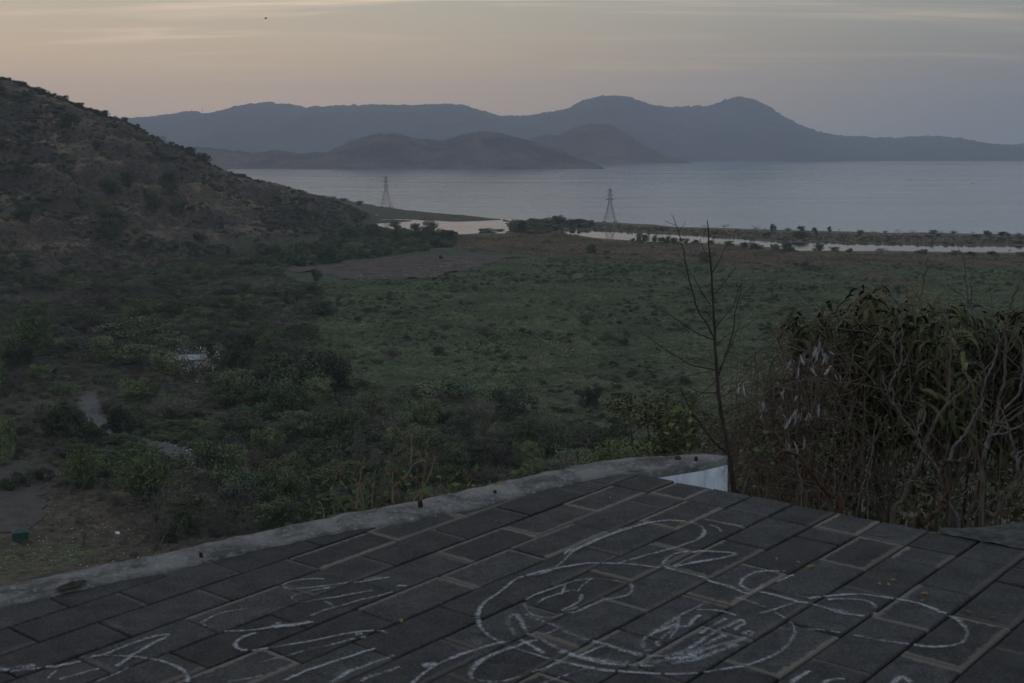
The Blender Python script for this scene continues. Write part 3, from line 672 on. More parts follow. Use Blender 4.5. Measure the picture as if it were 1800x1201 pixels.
head = [
 (.046, .55, [(995, 972), (1022, 962), (1050, 950), (1075, 940), (1105, 930), (1137, 921), (1175, 916), (1212, 919), (1230, 925), (1238, 935), (1232, 946), (1210, 956), (1175, 967), (1145, 975), (1110, 985), (1087, 991)]),
 (.034, .4, [(1024, 962), (1006, 972), (992, 986), (978, 997), (962, 1002)]), (.03, .3, [(1018, 962), (1003, 966), (992, 976)]), (.04, .4, [(1024, 962), (1050, 949), (1090, 932), (1130, 923)]),
 (.036, .55, [(1160, 1000), (1112, 994), (1065, 992), (1032, 992), (1000, 997), (972, 1002), (950, 1007), (925, 1014), (907, 1020), (892, 1032), (875, 1045), (857, 1057), (845, 1070), (840, 1082), (840, 1092), (847, 1107), (860, 1120), (877, 1130), (900, 1140), (932, 1150), (962, 1159), (990, 1166), (1012, 1171), (1040, 1177), (1070, 1181), (1112, 1184), (1162, 1187), (1200, 1187), (1237, 1184), (1262, 1180), (1300, 1174), (1330, 1166), (1355, 1156), (1375, 1145), (1387, 1132), (1397, 1115), (1395, 1102), (1387, 1095)]),
 (.034, .2, [(960, 1004), (940, 1009), (925, 1013), (945, 1012), (970, 1004)]), (.036, .45, [(857, 1056), (846, 1069), (841, 1083), (843, 1096)]),
 (.034, .45, [(1380, 1089), (1362, 1079), (1345, 1070), (1325, 1062), (1305, 1056), (1290, 1052)]),
 (.040, .6, [(1165, 993), (1175, 1001), (1205, 1009), (1235, 1017), (1250, 1025), (1265, 1029), (1287, 1037), (1305, 1044), (1318, 1047)]), (.034, .4, [(1240, 1020), (1262, 1027), (1285, 1032), (1305, 1041)]),
 (.036, .6, [(1330, 1041), (1355, 1046), (1385, 1054), (1405, 1060), (1420, 1061)]), (.036, .55, [(1423, 1062), (1445, 1069), (1470, 1077), (1495, 1082), (1520, 1085)]), (.034, .25, [(1440, 1066), (1465, 1073), (1490, 1078)]),
 (.036, .5, [(1541, 1071), (1532, 1062), (1517, 1057), (1495, 1055), (1470, 1055), (1455, 1056)]), (.03, .5, [(1541, 1075), (1536, 1083), (1528, 1086)]),
 (.036, .5, [(1165, 992), (1175, 982), (1190, 975), (1210, 971)]), (.04, .5, [(1210, 976), (1230, 971), (1257, 972), (1278, 973), (1293, 976), (1275, 982), (1245, 987), (1212, 992)]), (.034, .35, [(1250, 987), (1212, 993), (1185, 998), (1174, 996), (1180, 990)]),
 (.036, .5, [(1380, 1006), (1360, 1005), (1337, 1006), (1317, 1012), (1305, 1021), (1302, 1030), (1310, 1037), (1322, 1042), (1340, 1032)]), (.04, .25, [(1365, 1025), (1380, 1018), (1395, 1012)]), (.03, .3, [(1303, 1018), (1304, 1031), (1318, 1039)]),
 (.036, .6, [(1420, 1054), (1442, 1051), (1465, 1049), (1487, 1047), (1520, 1047), (1550, 1051), (1570, 1054), (1600, 1059), (1625, 1066), (1650, 1076)]),
 (.036, .55, [(1648, 1077), (1664, 1080)]), (.040, .6, [(1668, 1085), (1685, 1093), (1698, 1108), (1700, 1118), (1693, 1130), (1675, 1137), (1655, 1139), (1630, 1139), (1606, 1136)]),
 (.034, .55, [(1597, 1135), (1562, 1130), (1532, 1125), (1500, 1119)]), (.030, .4, [(1478, 1115), (1455, 1111), (1425, 1109), (1400, 1109), (1367, 1107)]), (.030, .45, [(1335, 1081), (1355, 1076), (1375, 1069), (1405, 1060)]),
 (.036, .5, [(925, 1056), (940, 1047), (960, 1040), (990, 1029), (1017, 1021), (1040, 1019), (1065, 1020), (1100, 1026), (1110, 1030), (1111, 1037), (1105, 1046), (1087, 1052), (1067, 1055), (1040, 1065), (1015, 1076), (985, 1082), (972, 1087), (950, 1086), (932, 1080), (924, 1070), (922, 1062)]),
 (.03, .4, [(945, 1062), (957, 1054), (980, 1046), (1000, 1040), (1012, 1039)]), (.028, .35, [(994, 1029), (991, 1038), (987, 1047)]), (.03, .4, [(1040, 1019), (1025, 1030), (1015, 1042)]), (.034, .25, [(1022, 1047), (1020, 1057), (1007, 1066), (987, 1075)]), (.036, .5, [(988, 1077), (1003, 1074), (1015, 1069)]),
 (.06, .12, [(925, 1082), (955, 1095), (975, 1102), (1000, 1115), (1030, 1127), (1062, 1135), (1100, 1147), (1130, 1154), (1155, 1156), (1180, 1155)]),
 (.05, .08, [(902, 1080), (895, 1090), (895, 1102), (905, 1119)]), (.055, .18, [(908, 1082), (920, 1102), (927, 1115), (950, 1125), (975, 1140), (1000, 1150), (1020, 1159), (1050, 1166), (1087, 1172), (1112, 1172), (1150, 1174)]),
 (.045, .2, [(915, 1126), (935, 1137), (955, 1150)]), (.034, .3, [(980, 1107), (968, 1113), (955, 1117)]), (.034, .35, [(1065, 1136), (1045, 1143), (1020, 1155)]), (.04, .25, [(900, 1141), (930, 1130), (945, 1128)]),
 (.075, .3, [(985, 1146), (1010, 1155), (1050, 1162), (1100, 1168), (1150, 1166), (1190, 1160), (1225, 1155)]), (.06, .5, [(1170, 1160), (1200, 1158), (1225, 1150), (1250, 1140), (1280, 1133), (1307, 1124), (1325, 1115), (1318, 1112), (1307, 1118)]), (.07, .3, [(1180, 1168), (1220, 1162), (1260, 1148), (1295, 1135)]),
 (.05, .45, [(1180, 1154), (1205, 1146), (1225, 1135), (1250, 1117), (1275, 1105), (1303, 1092)]), (.04, .35, [(1230, 1117), (1243, 1109), (1258, 1100), (1277, 1090)]), (.04, .35, [(1292, 1110), (1300, 1102), (1309, 1098), (1304, 1090)]), (.05, .2, [(1190, 1155), (1225, 1143), (1255, 1128), (1275, 1118)]),
 (.05, .22, [(1130, 1142), (1130, 1128), (1140, 1120), (1150, 1114), (1170, 1100), (1190, 1088)]), (.032, .5, [(1190, 1087), (1210, 1076), (1225, 1070), (1237, 1063)]),
 (.036, .35, [(1132, 1146), (1155, 1142), (1157, 1130), (1175, 1115), (1190, 1105), (1210, 1102), (1222, 1088), (1232, 1084)]), (.034, .3, [(1195, 1086), (1190, 1107), (1184, 1116), (1177, 1126)]), (.026, .25, [(1225, 1074), (1255, 1075), (1275, 1078), (1294, 1085)]), (.04, .25, [(1150, 1116), (1172, 1107), (1188, 1098)]),
 (.05, .2, [(900, 1141), (870, 1152), (845, 1165), (830, 1180), (827, 1192), (845, 1200), (875, 1201)]), (.034, .4, [(860, 1202), (885, 1199), (910, 1192), (940, 1182), (955, 1177)]), (.034, .3, [(960, 1176), (975, 1169), (992, 1164)]), (.034, .4, [(945, 1206), (975, 1196), (995, 1189), (1015, 1182), (1030, 1177)]),
 (.034, .45, [(887, 1130), (862, 1136), (840, 1143)]), (.034, .5, [(838, 1144), (818, 1150), (800, 1157), (785, 1163), (768, 1171), (750, 1182), (735, 1194), (722, 1206)]), (.06, .3, [(742, 1173), (755, 1171), (768, 1171)]),
 (.03, .4, [(1247, 925), (1256, 927), (1263, 931), (1268, 937)]), (.03, .15, [(1268, 920), (1290, 924), (1305, 928)]),
]
chalk('large chalk face and swirling hat scrawled across the middle of the pavement', head)
mid = [
 (.026, .35, [(570, 1019), (550, 1019), (525, 1021), (507, 1025), (497, 1031), (505, 1036), (515, 1038)]), (.026, .5, [(522, 1036), (550, 1034), (580, 1030), (617, 1025)]), (.034, .3, [(540, 1040), (560, 1038), (580, 1034)]), (.034, .45, [(622, 1026), (640, 1024), (662, 1020), (685, 1017)]), (.028, .3, [(640, 1020), (660, 1018), (684, 1016)]),
 (.028, .45, [(512, 1051), (517, 1057), (532, 1061), (560, 1056), (590, 1052), (620, 1046), (655, 1040)]), (.026, .1, [(515, 1050), (530, 1045), (548, 1042)]), (.028, .3, [(571, 1060), (580, 1064), (590, 1069), (606, 1066)]), (.03, .35, [(547, 1085), (560, 1079), (575, 1074), (607, 1065), (640, 1055)]), (.03, .15, [(640, 1055), (665, 1049), (690, 1042)]), (.045, .3, [(697, 1032), (705, 1031), (715, 1032)]),
 (.026, .25, [(435, 1072), (410, 1075), (387, 1080), (367, 1089), (357, 1095)]), (.030, .55, [(354, 1095), (362, 1102), (372, 1107), (382, 1111)]), (.03, .6, [(395, 1112), (420, 1111), (450, 1109), (487, 1103), (517, 1101), (552, 1095)]), (.07, .3, [(478, 1104), (500, 1102), (522, 1100), (545, 1095)]), (.045, .3, [(485, 1099), (495, 1097)]),
 (.034, .3, [(450, 1115), (437, 1119), (425, 1124), (414, 1132)]), (.030, .6, [(413, 1133), (416, 1141), (425, 1145), (435, 1146)]), (.03, .6, [(442, 1146), (458, 1143), (472, 1141)]), (.03, .55, [(478, 1140), (520, 1133), (555, 1127), (590, 1119), (625, 1113), (657, 1110)]), (.03, .4, [(663, 1111), (672, 1111), (682, 1116)]), (.05, .45, [(625, 1117), (637, 1116)]), (.04, .5, [(635, 1124), (643, 1121)]),
 (.026, .1, [(455, 1169), (482, 1160), (510, 1154)]), (.03, .5, [(512, 1153), (550, 1143), (590, 1134), (612, 1128)]), (.03, .2, [(612, 1128), (630, 1123), (642, 1121)]),
 (.034, .25, [(500, 1199), (520, 1190)]), (.036, .5, [(518, 1191), (540, 1180), (565, 1172), (590, 1163)]), (.03, .25, [(590, 1163), (615, 1156), (640, 1147), (660, 1142)]),
 (.045, .5, [(583, 1202), (600, 1191), (620, 1180), (645, 1172)]), (.036, .5, [(640, 1173), (662, 1165), (680, 1159), (694, 1154)]), (.05, .3, [(634, 1200), (650, 1192), (667, 1187)]), (.04, .2, [(667, 1187), (685, 1181), (703, 1175)]),
 (.036, .4, [(400, 1202), (420, 1198), (440, 1195), (462, 1190)]),
]
chalk('loose chalk strokes like scribbled letters in the lower middle left of the pavement', mid)
left = [
 (.05, .2, [(-10, 1172), (0, 1177), (20, 1181), (40, 1179), (62, 1177)]), (.034, .35, [(64, 1177), (80, 1174), (95, 1173), (120, 1169), (142, 1164)]), (.06, .12, [(10, 1178), (40, 1174), (62, 1172)]), (.03, .2, [(75, 1174), (95, 1175), (110, 1171)]),
 (.034, .5, [(158, 1158), (175, 1154), (190, 1150), (225, 1136), (260, 1124), (280, 1119), (296, 1117), (290, 1123), (265, 1135), (248, 1146), (235, 1152), (220, 1163), (205, 1173)]), (.05, .25, [(204, 1174), (218, 1166), (228, 1160)]),
 (.034, .5, [(162, 1156), (180, 1155), (200, 1155), (240, 1157), (258, 1160)]), (.034, .6, [(264, 1161), (285, 1165), (305, 1172), (320, 1180), (329, 1190), (330, 1202)]),
 (.03, .35, [(105, 1197), (125, 1192), (140, 1187)]), (.03, .35, [(142, 1186), (160, 1180), (175, 1177)]), (.03, .1, [(100, 1180), (92, 1187), (85, 1194)]), (.036, .3, [(172, 1200), (190, 1192), (207, 1185), (218, 1180), (227, 1174)]),
]
chalk('pale chalk loops and a pointed stroke in the lower left of the pavement', left)
low = [(.036, .6, [(1388, 1206), (1398, 1196), (1410, 1189), (1423, 1181)]), (.034, .5, [(1445, 1206), (1455, 1198), (1465, 1196), (1485, 1195)]), (.05, .35, [(1570, 1204), (1580, 1194), (1588, 1192), (1600, 1202)])]
for st_, lab in zip(low, ('short slanting chalk tick at the bottom edge below the chalk face', 'short curved chalk tick at the bottom edge, between the slanting tick and the small hook', 'small chalk hook at the bottom edge, rightmost of the chalk marks')): chalk(lab, [st_])
# fallen leaves and crumbs on the pavement
M['yellow_leaf'] = plain_mat('yellow_leaf', (.24, .145, .040), .7, .3, 30)
lm = []
for s in range(3):
    m = MB(); a = .0065 + .0015 * s; m.add([(-a * 1.5, 0, .001), (-a * .5, -a * .6, .003), (a * .7, -a * .45, .004), (a * 1.6, 0, .002), (a * .7, a * .5, .006), (-a * .5, a * .6, .005)], [(0, 1, 2, 3), (0, 3, 4, 5)]); lm.append(m.mesh('fallen_leaf', M['yellow_leaf']))
LEAVES = [(872, 856), (880, 853), (874, 917), (1072, 876), (1064, 911), (1200, 921), (1365, 983), (1403, 989), (1425, 997), (1570, 1021), (1546, 1027), (1562, 1028), (1621, 1057), (1283, 1068), (705, 1092), (1183, 1044), (1257, 960), (1625, 1044), (924, 869), (1745, 1088), (1701, 1077), (764, 933)]
for i, (px, py) in enumerate(LEAVES):
    u, v = pav_uv(px, py, .004); o = link('fallen_leaf', lm[i % 3])
    o.location = uvw(u, v, .018 if inner_v(u) > v else .004).tolist(); o.rotation_euler = (R.uniform(-.1, .1), R.uniform(-.1, .1), R.uniform(0, 6.28)); s = R.uniform(.8, 1.3); o.scale = (s, s, s)
    onk = [inner_v(pav_uv(*q)[0]) > pav_uv(*q)[1] for q in LEAVES]; same = sorted([q[0] for q, k_ in zip(LEAVES, onk) if k_ == onk[i]])
    OWL = 'first second third fourth fifth sixth seventh eighth ninth tenth eleventh'.split(); r_ = same.index(px); n_ = len(same); o_ = 'leftmost' if r_ == 0 else 'rightmost' if r_ == n_ - 1 else OWL[r_] + ' from left' if r_ <= n_ // 2 else OWL[n_ - 1 - r_] + ' from right'
    tag(o, 'small yellow leaf fallen on the ' + ('kerb, ' if onk[i] else 'dark pavers, ') + o_, 'leaf', 'fallen yellow leaves on the platform')
# ------------------------------------------------------------------ plants: shared meshes
def cards(C, Nn, size, aspect, rng, droop=0.0):
    """quads centred at C with normals about Nn; size per quad"""
    n = len(C); Nn = Nn / (np.linalg.norm(Nn, axis=1)[:, None] + 1e-9)
    r = rng.randn(n, 3); T = r - Nn * (r * Nn).sum(1)[:, None]; T /= np.linalg.norm(T, axis=1)[:, None] + 1e-9; B = np.cross(Nn, T)
    s = np.asarray(size).reshape(-1, 1) * np.ones((n, 1)) / 2
    a = T * s; b = B * s * aspect
    return np.stack([C - a, C - b * .9 + a * .1, C + a, C + b * 1.1 - a * .1], 1)
def sphere_dirs(n, rng):
    v = rng.randn(n, 3); return v / np.linalg.norm(v, axis=1)[:, None]
def crown_mesh(kind, seed):
    """crown in a unit box: radius about 1, z from 0 to 1"""
    rng = np.random.RandomState(seed); m = MB(); fl = 1.0
    mats = {'round': 'leaf_dark', 'light': 'leaf_mid', 'bright': 'leaf_bright', 'umbrella': 'leaf_olive', 'feather': 'leaf_feather', 'bare': 'twig_grey', 'creeper': 'leaf_creeper', 'dry': 'leaf_dry', 'pale': 'twig_grey'}[kind]
    mats = [M[mats]]
    def blobs(n, f, per, ls, asp=.6):
        for _ in range(n):
            c, r = f(); d = sphere_dirs(per, rng); rr = r * (rng.uniform(.45, 1.12, per) ** .6)[:, None]
            P = c + d * rr * np.array([1, 1, .62]); nn = d * .8 + np.array([0, 0, .5]) + rng.randn(per, 3) * .55
            k = (P[:, 2] > .02) & (P[:, 2] < 1.08); m.quads(cards(P[k], nn[k], ls * rng.uniform(.55, 1.35, k.sum()), asp, rng))
    if kind in ('round', 'light', 'bright'):
        lop = rng.uniform(-.25, .25, 2)
        def f():
            a = rng.uniform(0, 6.28); z = rng.uniform(.18, .86); q = math.sqrt(max(0, 1 - ((z - .45) / .6) ** 2)); r = q * rng.uniform(.1, .78)
            return np.array([r * math.cos(a) + lop[0] * z, r * math.sin(a) + lop[1] * z, z]), rng.uniform(.17, .36)
        blobs(22, f, 190, .075)
    elif kind == 'umbrella':
        def f():
            a = rng.uniform(0, 6.28); r = math.sqrt(rng.rand()) * .85; lay = rng.choice([.62, .78, .92]); return np.array([r * math.cos(a), r * math.sin(a), lay - .25 * r * r + rng.uniform(-.04, .04)]), rng.uniform(.16, .30)
        def g():
            c, r = f(); return c, r
        for _ in range(26):
            c, r = g(); per = 120; d = sphere_dirs(per, rng); P = c + d * r * np.array([1.2, 1.2, .28]) * (rng.uniform(.5, 1, per))[:, None]
            m.quads(cards(P, np.array([0, 0, 1.0]) + rng.randn(per, 3) * .5, .065 * rng.uniform(.6, 1.4, per), .55, rng))
    elif kind in ('feather', 'dry'):
        for _ in range(130):
            a = rng.uniform(0, 6.28); sp = rng.uniform(.1, 1.0); h = rng.uniform(.6, 1.05) * (1 - .35 * sp * sp); t = np.linspace(.3, 1, 22)[:, None]
            P = np.hstack([np.cos(a) * sp * t ** 1.25, np.sin(a) * sp * t ** 1.25, h * (t ** .75)]) + rng.randn(22, 3) * .035
            d = np.gradient(P, axis=0); n_ = np.cross(d, rng.randn(22, 3))
            m.quads(cards(P, n_ + np.array([0, 0, .02]), (.085 if kind == 'feather' else .062) * rng.uniform(.6, 1.3, 22), .42, rng))
    elif kind == 'creeper':
        def f():
            a = rng.uniform(0, 6.28); r = math.sqrt(rng.rand()) * .8; return np.array([r * math.cos(a), r * math.sin(a), (.72 - .5 * r * r) * rng.uniform(.5, 1.0)]), rng.uniform(.2, .34)
        blobs(20, f, 150, .085, .8)
    elif kind in ('bare', 'pale'):
        segs = []
        def grow(p, d, l, r, dep):
            q = p + d * l; segs.append((p, q, r))
            if dep == 0: return
            for _ in range(rng.randint(2, 4)):
                nd = d + rng.randn(3) * .52 + np.array([0, 0, .06]); nd /= np.linalg.norm(nd); grow(q, nd, l * rng.uniform(.58, .85), r * .62, dep - 1)
        for _ in range(5):
            d = np.array([rng.randn() * .55, rng.randn() * .55, 1.0]); d /= np.linalg.norm(d); grow(np.array([0, 0, .02]), d, rng.uniform(.28, .38), .017, 5)
        S = np.array([s[1] for s in segs]); sc = np.array([1 / max(.3, np.abs(S[:, :2]).max() * .95)] * 2 + [1 / S[:, 2].max()])
        A = np.array([s[0] for s in segs]) * sc; B = S * sc; r = np.array([max(s[2], .0045) for s in segs])[:, None]
        d = B - A; w = np.cross(d, rng.randn(len(d), 3)); w /= np.linalg.norm(w, axis=1)[:, None] + 1e-9
        m.quads(np.stack([A - w * r, A + w * r, B + w * r * .7, B - w * r * .7], 1))
        k = rng.rand(len(B)) < (.55 if kind == 'pale' else .25); P = B[k] + rng.randn(k.sum(), 3) * .03
        mats.append(M['leaf_pale'] if kind == 'pale' else M['leaf_dry']); m.quads(cards(P, rng.randn(len(P), 3), .05 * rng.uniform(.6, 1.4, len(P)), .7, rng), 1)
    return m.mesh('crown', mats)
def trunk_mesh(kind, seed):
    rng = np.random.RandomState(seed); m = MB(); top = .55 if kind != 'umbrella' else .62
    lean = rng.uniform(-.12, .12, 2); pts = [np.array([lean[0] * t * t, lean[1] * t * t, top * .6 * t - .03]) for t in np.linspace(0, 1, 4)]
    m.tube(pts, [.055, .042, .036, .03], 5)
    for i in range(5):
        a = i * 1.26 + rng.uniform(-.3, .3); b = pts[2 + (i % 2)]; e = b + np.array([math.cos(a) * .5, math.sin(a) * .5, top * .55 + rng.uniform(-.05, .15)]); mid_ = (b + e) / 2 + np.array([0, 0, -.05])
        m.tube([b, mid_, e], [.028, .02, .008], 4, cap=False)
    return m.mesh('trunk', M['bark'])
KINDS = ['round', 'light', 'bright', 'umbrella', 'feather', 'bare', 'creeper', 'dry', 'pale']
CROWN = {k: [crown_mesh(k, 100 * i + s) for s in range(3)] for i, k in enumerate(KINDS)}
TRUNK = {k: [trunk_mesh(k, 900 + 10 * i + s) for s in range(2)] for i, k in enumerate(KINDS)}
DESC = {'round': 'dark green round-crowned tree', 'light': 'mid green leafy tree', 'bright': 'fresh green rounded tree', 'umbrella': 'olive flat-topped tree', 'feather': 'feathery green thorn bush',
        'bare': 'leafless grey thicket tree', 'creeper': 'low green shrub under creepers', 'dry': 'dry brown bush', 'pale': 'bare tree with pale leaf specks'}
CATS = {'feather': 'bush', 'creeper': 'shrub', 'dry': 'bush'}
TREES = []
def tree(px, py, w, h, kind, near=None, dist=None):
    """px,py: foot in the photo; w,h in photo pixels at that distance"""
    p = place(px, py) if dist is None else at_dist(px, py, dist)
    d = math.hypot(p[0], p[1]); W = w * d / F; Hh = h * d / F
    TREES.append([p, W, Hh, kind, near, px, py])
    return p
# the trees and bushes one can single out, from the photograph
for a in [(118, 778, 92, 74, 'round'), (214, 772, 60, 62, 'round'), (146, 862, 92, 78, 'feather'), (262, 890, 185, 108, 'feather'), (278, 968, 135, 118, 'bare'), (148, 962, 44, 74, 'bare'), (8, 808, 62, 78, 'light'), (98, 806, 92, 48, 'bare'),
          (62, 622, 84, 66, 'bright'), (30, 650, 60, 50, 'round'), (150, 642, 120, 72, 'bare'), (245, 622, 150, 62, 'umbrella'), (250, 655, 100, 50, 'umbrella'), (345, 672, 120, 74, 'pale'), (205, 692, 62, 42, 'bare'), (240, 706, 72, 42, 'light'),
          (405, 658, 84, 58, 'round'), (505, 708, 150, 88, 'round'), (566, 694, 110, 84, 'round'), (300, 742, 130, 50, 'dry'), (420, 792, 112, 70, 'umbrella'), (470, 806, 84, 62, 'light'), (452, 842, 70, 60, 'dry'), (604, 782, 100, 66, 'light'), (655, 748, 90, 66, 'umbrella'),
          (560, 830, 120, 64, 'round'), (500, 850, 110, 52, 'light'), (744, 862, 112, 110, 'umbrella'), (690, 800, 100, 90, 'pale'), (850, 790, 100, 108, 'bare'), (906, 742, 104, 62, 'round'), (925, 790, 80, 60, 'light'), (790, 702, 150, 42, 'creeper'), (1036, 718, 44, 44, 'round'),
          (716, 720, 70, 46, 'umbrella'), (975, 800, 90, 60, 'light'), (880, 830, 110, 60, 'dry'), (800, 835, 90, 56, 'light'), (1000, 850, 130, 56, 'dry'), (1080, 800, 100, 60, 'round'), (630, 845, 90, 90, 'pale'), (600, 905, 110, 60, 'bare'), (420, 905, 120, 70, 'bare'), (350, 900, 90, 60, 'dry'), (480, 930, 120, 56, 'light'),
          (556, 905, 110, 50, 'round'), (860, 860, 110, 46, 'dry'), (950, 850, 90, 44, 'light'),
          (352, 496, 36, 30, 'bright'), (330, 490, 34, 28, 'round'), (520, 462, 60, 44, 'light'), (470, 456, 60, 30, 'round'), (430, 470, 44, 30, 'light'), (556, 496, 26, 24, 'round'), (575, 462, 40, 26, 'round'), (620, 456, 46, 30, 'light'),
          (378, 604, 30, 24, 'round'), (400, 545, 50, 26, 'light'), (565, 555, 70, 30, 'round'), (300, 560, 60, 34, 'round'), (250, 560, 70, 36, 'round'),
          (50, 545, 50, 40, 'bare'), (22, 560, 30, 44, 'bare'), (110, 560, 60, 44, 'bare'), (180, 545, 60, 36, 'dry'), (45, 470, 24, 18, 'round'), (195, 420, 50, 40, 'round')]: tree(*a)
# mid-field and lagoon edge
for a in [(1040, 448, 23, 20, 'round'), (1068, 446, 16, 8, 'creeper'), (1008, 442, 14, 7, 'creeper'), (775, 456, 9, 8, 'round'), (770, 626, 30, 20, 'round'), (1096, 608, 18, 16, 'round'), (1068, 598, 40, 16, 'creeper'), (700, 588, 30, 18, 'umbrella'), (1030, 572, 30, 22, 'light'),
          (850, 590, 60, 22, 'dry'), (690, 630, 50, 20, 'dry'), (1500, 606, 30, 20, 'round'), (1585, 518, 26, 18, 'round'), (1240, 466, 26, 24, 'round'), (1254, 452, 14, 9, 'bright'), (1326, 452, 10, 9, 'bright'), (1415, 470, 20, 10, 'round'),
          (903, 410, 22, 26, 'light'), (917, 408, 20, 20, 'round'), (935, 402, 24, 18, 'light'), (965, 398, 28, 16, 'umbrella'), (985, 396, 30, 18, 'round'), (945, 412, 30, 12, 'creeper'), (1012, 392, 22, 8, 'round'), (1022, 392, 14, 8, 'light'), (860, 410, 40, 9, 'round'), (880, 408, 22, 6, 'light'),
          (1206, 428, 16, 10, 'light'), (1222, 430, 20, 9, 'round'), (1250, 430, 18, 8, 'light'), (1282, 434, 22, 12, 'round'), (1264, 432, 12, 8, 'pale'), (1310, 436, 24, 10, 'light'), (1330, 440, 28, 14, 'round'), (1362, 440, 24, 12, 'light'), (1386, 444, 28, 20, 'round'), (1440, 443, 26, 14, 'light'), (1466, 443, 22, 9, 'light'),
          (1493, 446, 16, 10, 'round'), (1550, 446, 26, 9, 'umbrella'), (1590, 448, 16, 8, 'bare'), (1620, 448, 28, 10, 'round'), (1680, 449, 24, 9, 'light'), (1710, 450, 20, 8, 'round'), (1745, 450, 24, 9, 'round'), (1795, 452, 22, 10, 'round'),
          (1274, 402, 18, 9, 'bare'), (1240, 400, 12, 5, 'bare'), (1330, 405, 20, 9, 'bare'), (1358, 408, 15, 15, 'light'), (1345, 407, 12, 7, 'bare'), (1385, 407, 18, 7, 'dry'), (1408, 407, 17, 10, 'light'), (1432, 408, 12, 9, 'round'), (1458, 409, 10, 11, 'light'), (1475, 408, 8, 6, 'bare'),
          (1345, 416, 16, 8, 'round'), (1410, 419, 36, 13, 'light'), (1400, 419, 14, 11, 'bright'), (1512, 414, 14, 10, 'light'), (1536, 410, 14, 5, 'bare'), (1556, 410, 14, 5, 'dry'), (1580, 410, 20, 7, 'bare'), (1605, 411, 18, 7, 'bare'), (1640, 412, 20, 8, 'light'), (1655, 412, 14, 7, 'bare'), (1676, 412, 20, 7, 'dry'), (1710, 413, 10, 6, 'bare'), (1735, 414, 18, 9, 'light'), (1765, 415, 22, 8, 'round'), (1790, 416, 18, 7, 'dry'),
          (632, 361, 16, 9, 'round'), (606, 354, 18, 6, 'round'), (585, 351, 18, 6, 'light'), (800, 381, 10, 3, 'light')]: tree(*a)
# crest and slopes of the spur
for a in [(218, 208, 14, 12, 'round'), (240, 224, 18, 10, 'round'), (285, 246, 18, 13, 'bare'), (315, 258, 30, 17, 'round'), (300, 252, 16, 10, 'round'), (335, 270, 26, 14, 'round'), (360, 288, 26, 20, 'round'), (180, 196, 26, 11, 'round'), (140, 186, 24, 12, 'round'), (110, 172, 24, 10, 'round'), (70, 158, 26, 11, 'round'), (40, 146, 22, 10, 'round'), (15, 140, 10, 8, 'round'),
          (532, 342, 12, 8, 'light'), (515, 340, 12, 7, 'round'), (490, 335, 14, 7, 'bare'), (455, 322, 10, 5, 'bare'), (425, 312, 18, 6, 'round'),
          (120, 225, 40, 28, 'round'), (170, 260, 34, 16, 'round'), (30, 300, 24, 18, 'light'), (180, 380, 36, 22, 'light'), (225, 330, 40, 30, 'round'), (300, 340, 40, 40, 'round'), (270, 370, 44, 30, 'round'), (310, 380, 40, 30, 'round'), (200, 345, 40, 34, 'round'), (140, 360, 36, 22, 'round'), (40, 390, 40, 24, 'round'), (240, 410, 24, 13, 'bright'), (350, 425, 30, 16, 'round'), (560, 382, 14, 10, 'light'), (535, 378, 14, 9, 'round')]: tree(*a)
# filling in between: the scrub at the left, the foot of the hill, the toe of the spur
def scatter(n, poly, wr, kinds, seed, sq=.62):
    rng = random.Random(seed); xs = [p[0] for p in poly]; ys = [p[1] for p in poly]; c = 0; tries = 0
    while c < n and tries < n * 60:
        tries += 1; px = rng.uniform(min(xs), max(xs)); py = rng.uniform(min(ys), max(ys))
        if not inpoly([px], [py], poly)[0]: continue
        s = np.interp(py, [440, 560, 700, 850], wr); w = s * rng.uniform(.7, 1.35); h = w * sq * rng.uniform(.75, 1.25)
        if any(abs(px - t[5]) < .45 * w and abs(py - t[6]) < .22 * w for t in TREES): continue
        if any(inpoly([px], [py], q)[0] for q in KEEP): continue
        tree(px, py, w, h, rng.choice(kinds)); c += 1
KEEP = [[(465, 474), (480, 458), (720, 440), (910, 440), (910, 455), (800, 482), (680, 496), (590, 492)], [(140, 690), (170, 690), (200, 745), (400, 815), (400, 850), (300, 815), (220, 785), (150, 765)], [(-10, 800), (120, 820), (150, 880), (300, 960), (0, 1010)], [(340, 545), (405, 540), (410, 605), (360, 610)], [(-20, 590), (16, 620), (16, 690), (-20, 760)]]
scatter(46, [(-30, 500), (120, 470), (330, 470), (470, 490), (560, 520), (520, 600), (380, 640), (0, 600)], (22, 46, 70, 80), ['round', 'round', 'light', 'bare', 'umbrella', 'bare', 'dry', 'creeper'], 1)
scatter(52, [(-30, 600), (380, 620), (520, 600), (600, 640), (640, 760), (520, 790), (380, 740), (160, 690), (-30, 720)], (24, 48, 70, 90), ['round', 'light', 'round', 'umbrella', 'light', 'round', 'bare', 'creeper'], 2)
scatter(44, [(380, 800), (620, 700), (760, 720), (900, 760), (1150, 780), (1150, 850), (950, 862), (800, 890), (600, 925), (420, 950), (300, 960)], (24, 48, 72, 96), ['round', 'light', 'dry', 'umbrella', 'light', 'creeper', 'bare'], 3)
scatter(26, [(430, 452), (560, 430), (650, 402), (740, 402), (800, 415), (800, 432), (700, 446), (560, 462), (450, 478)], (30, 40, 40, 40), ['round', 'light', 'round', 'umbrella'], 4)
scatter(14, [(1100, 420), (1210, 424), (1210, 432), (1110, 430)], (14, 20, 20, 20), ['round', 'light'], 5)
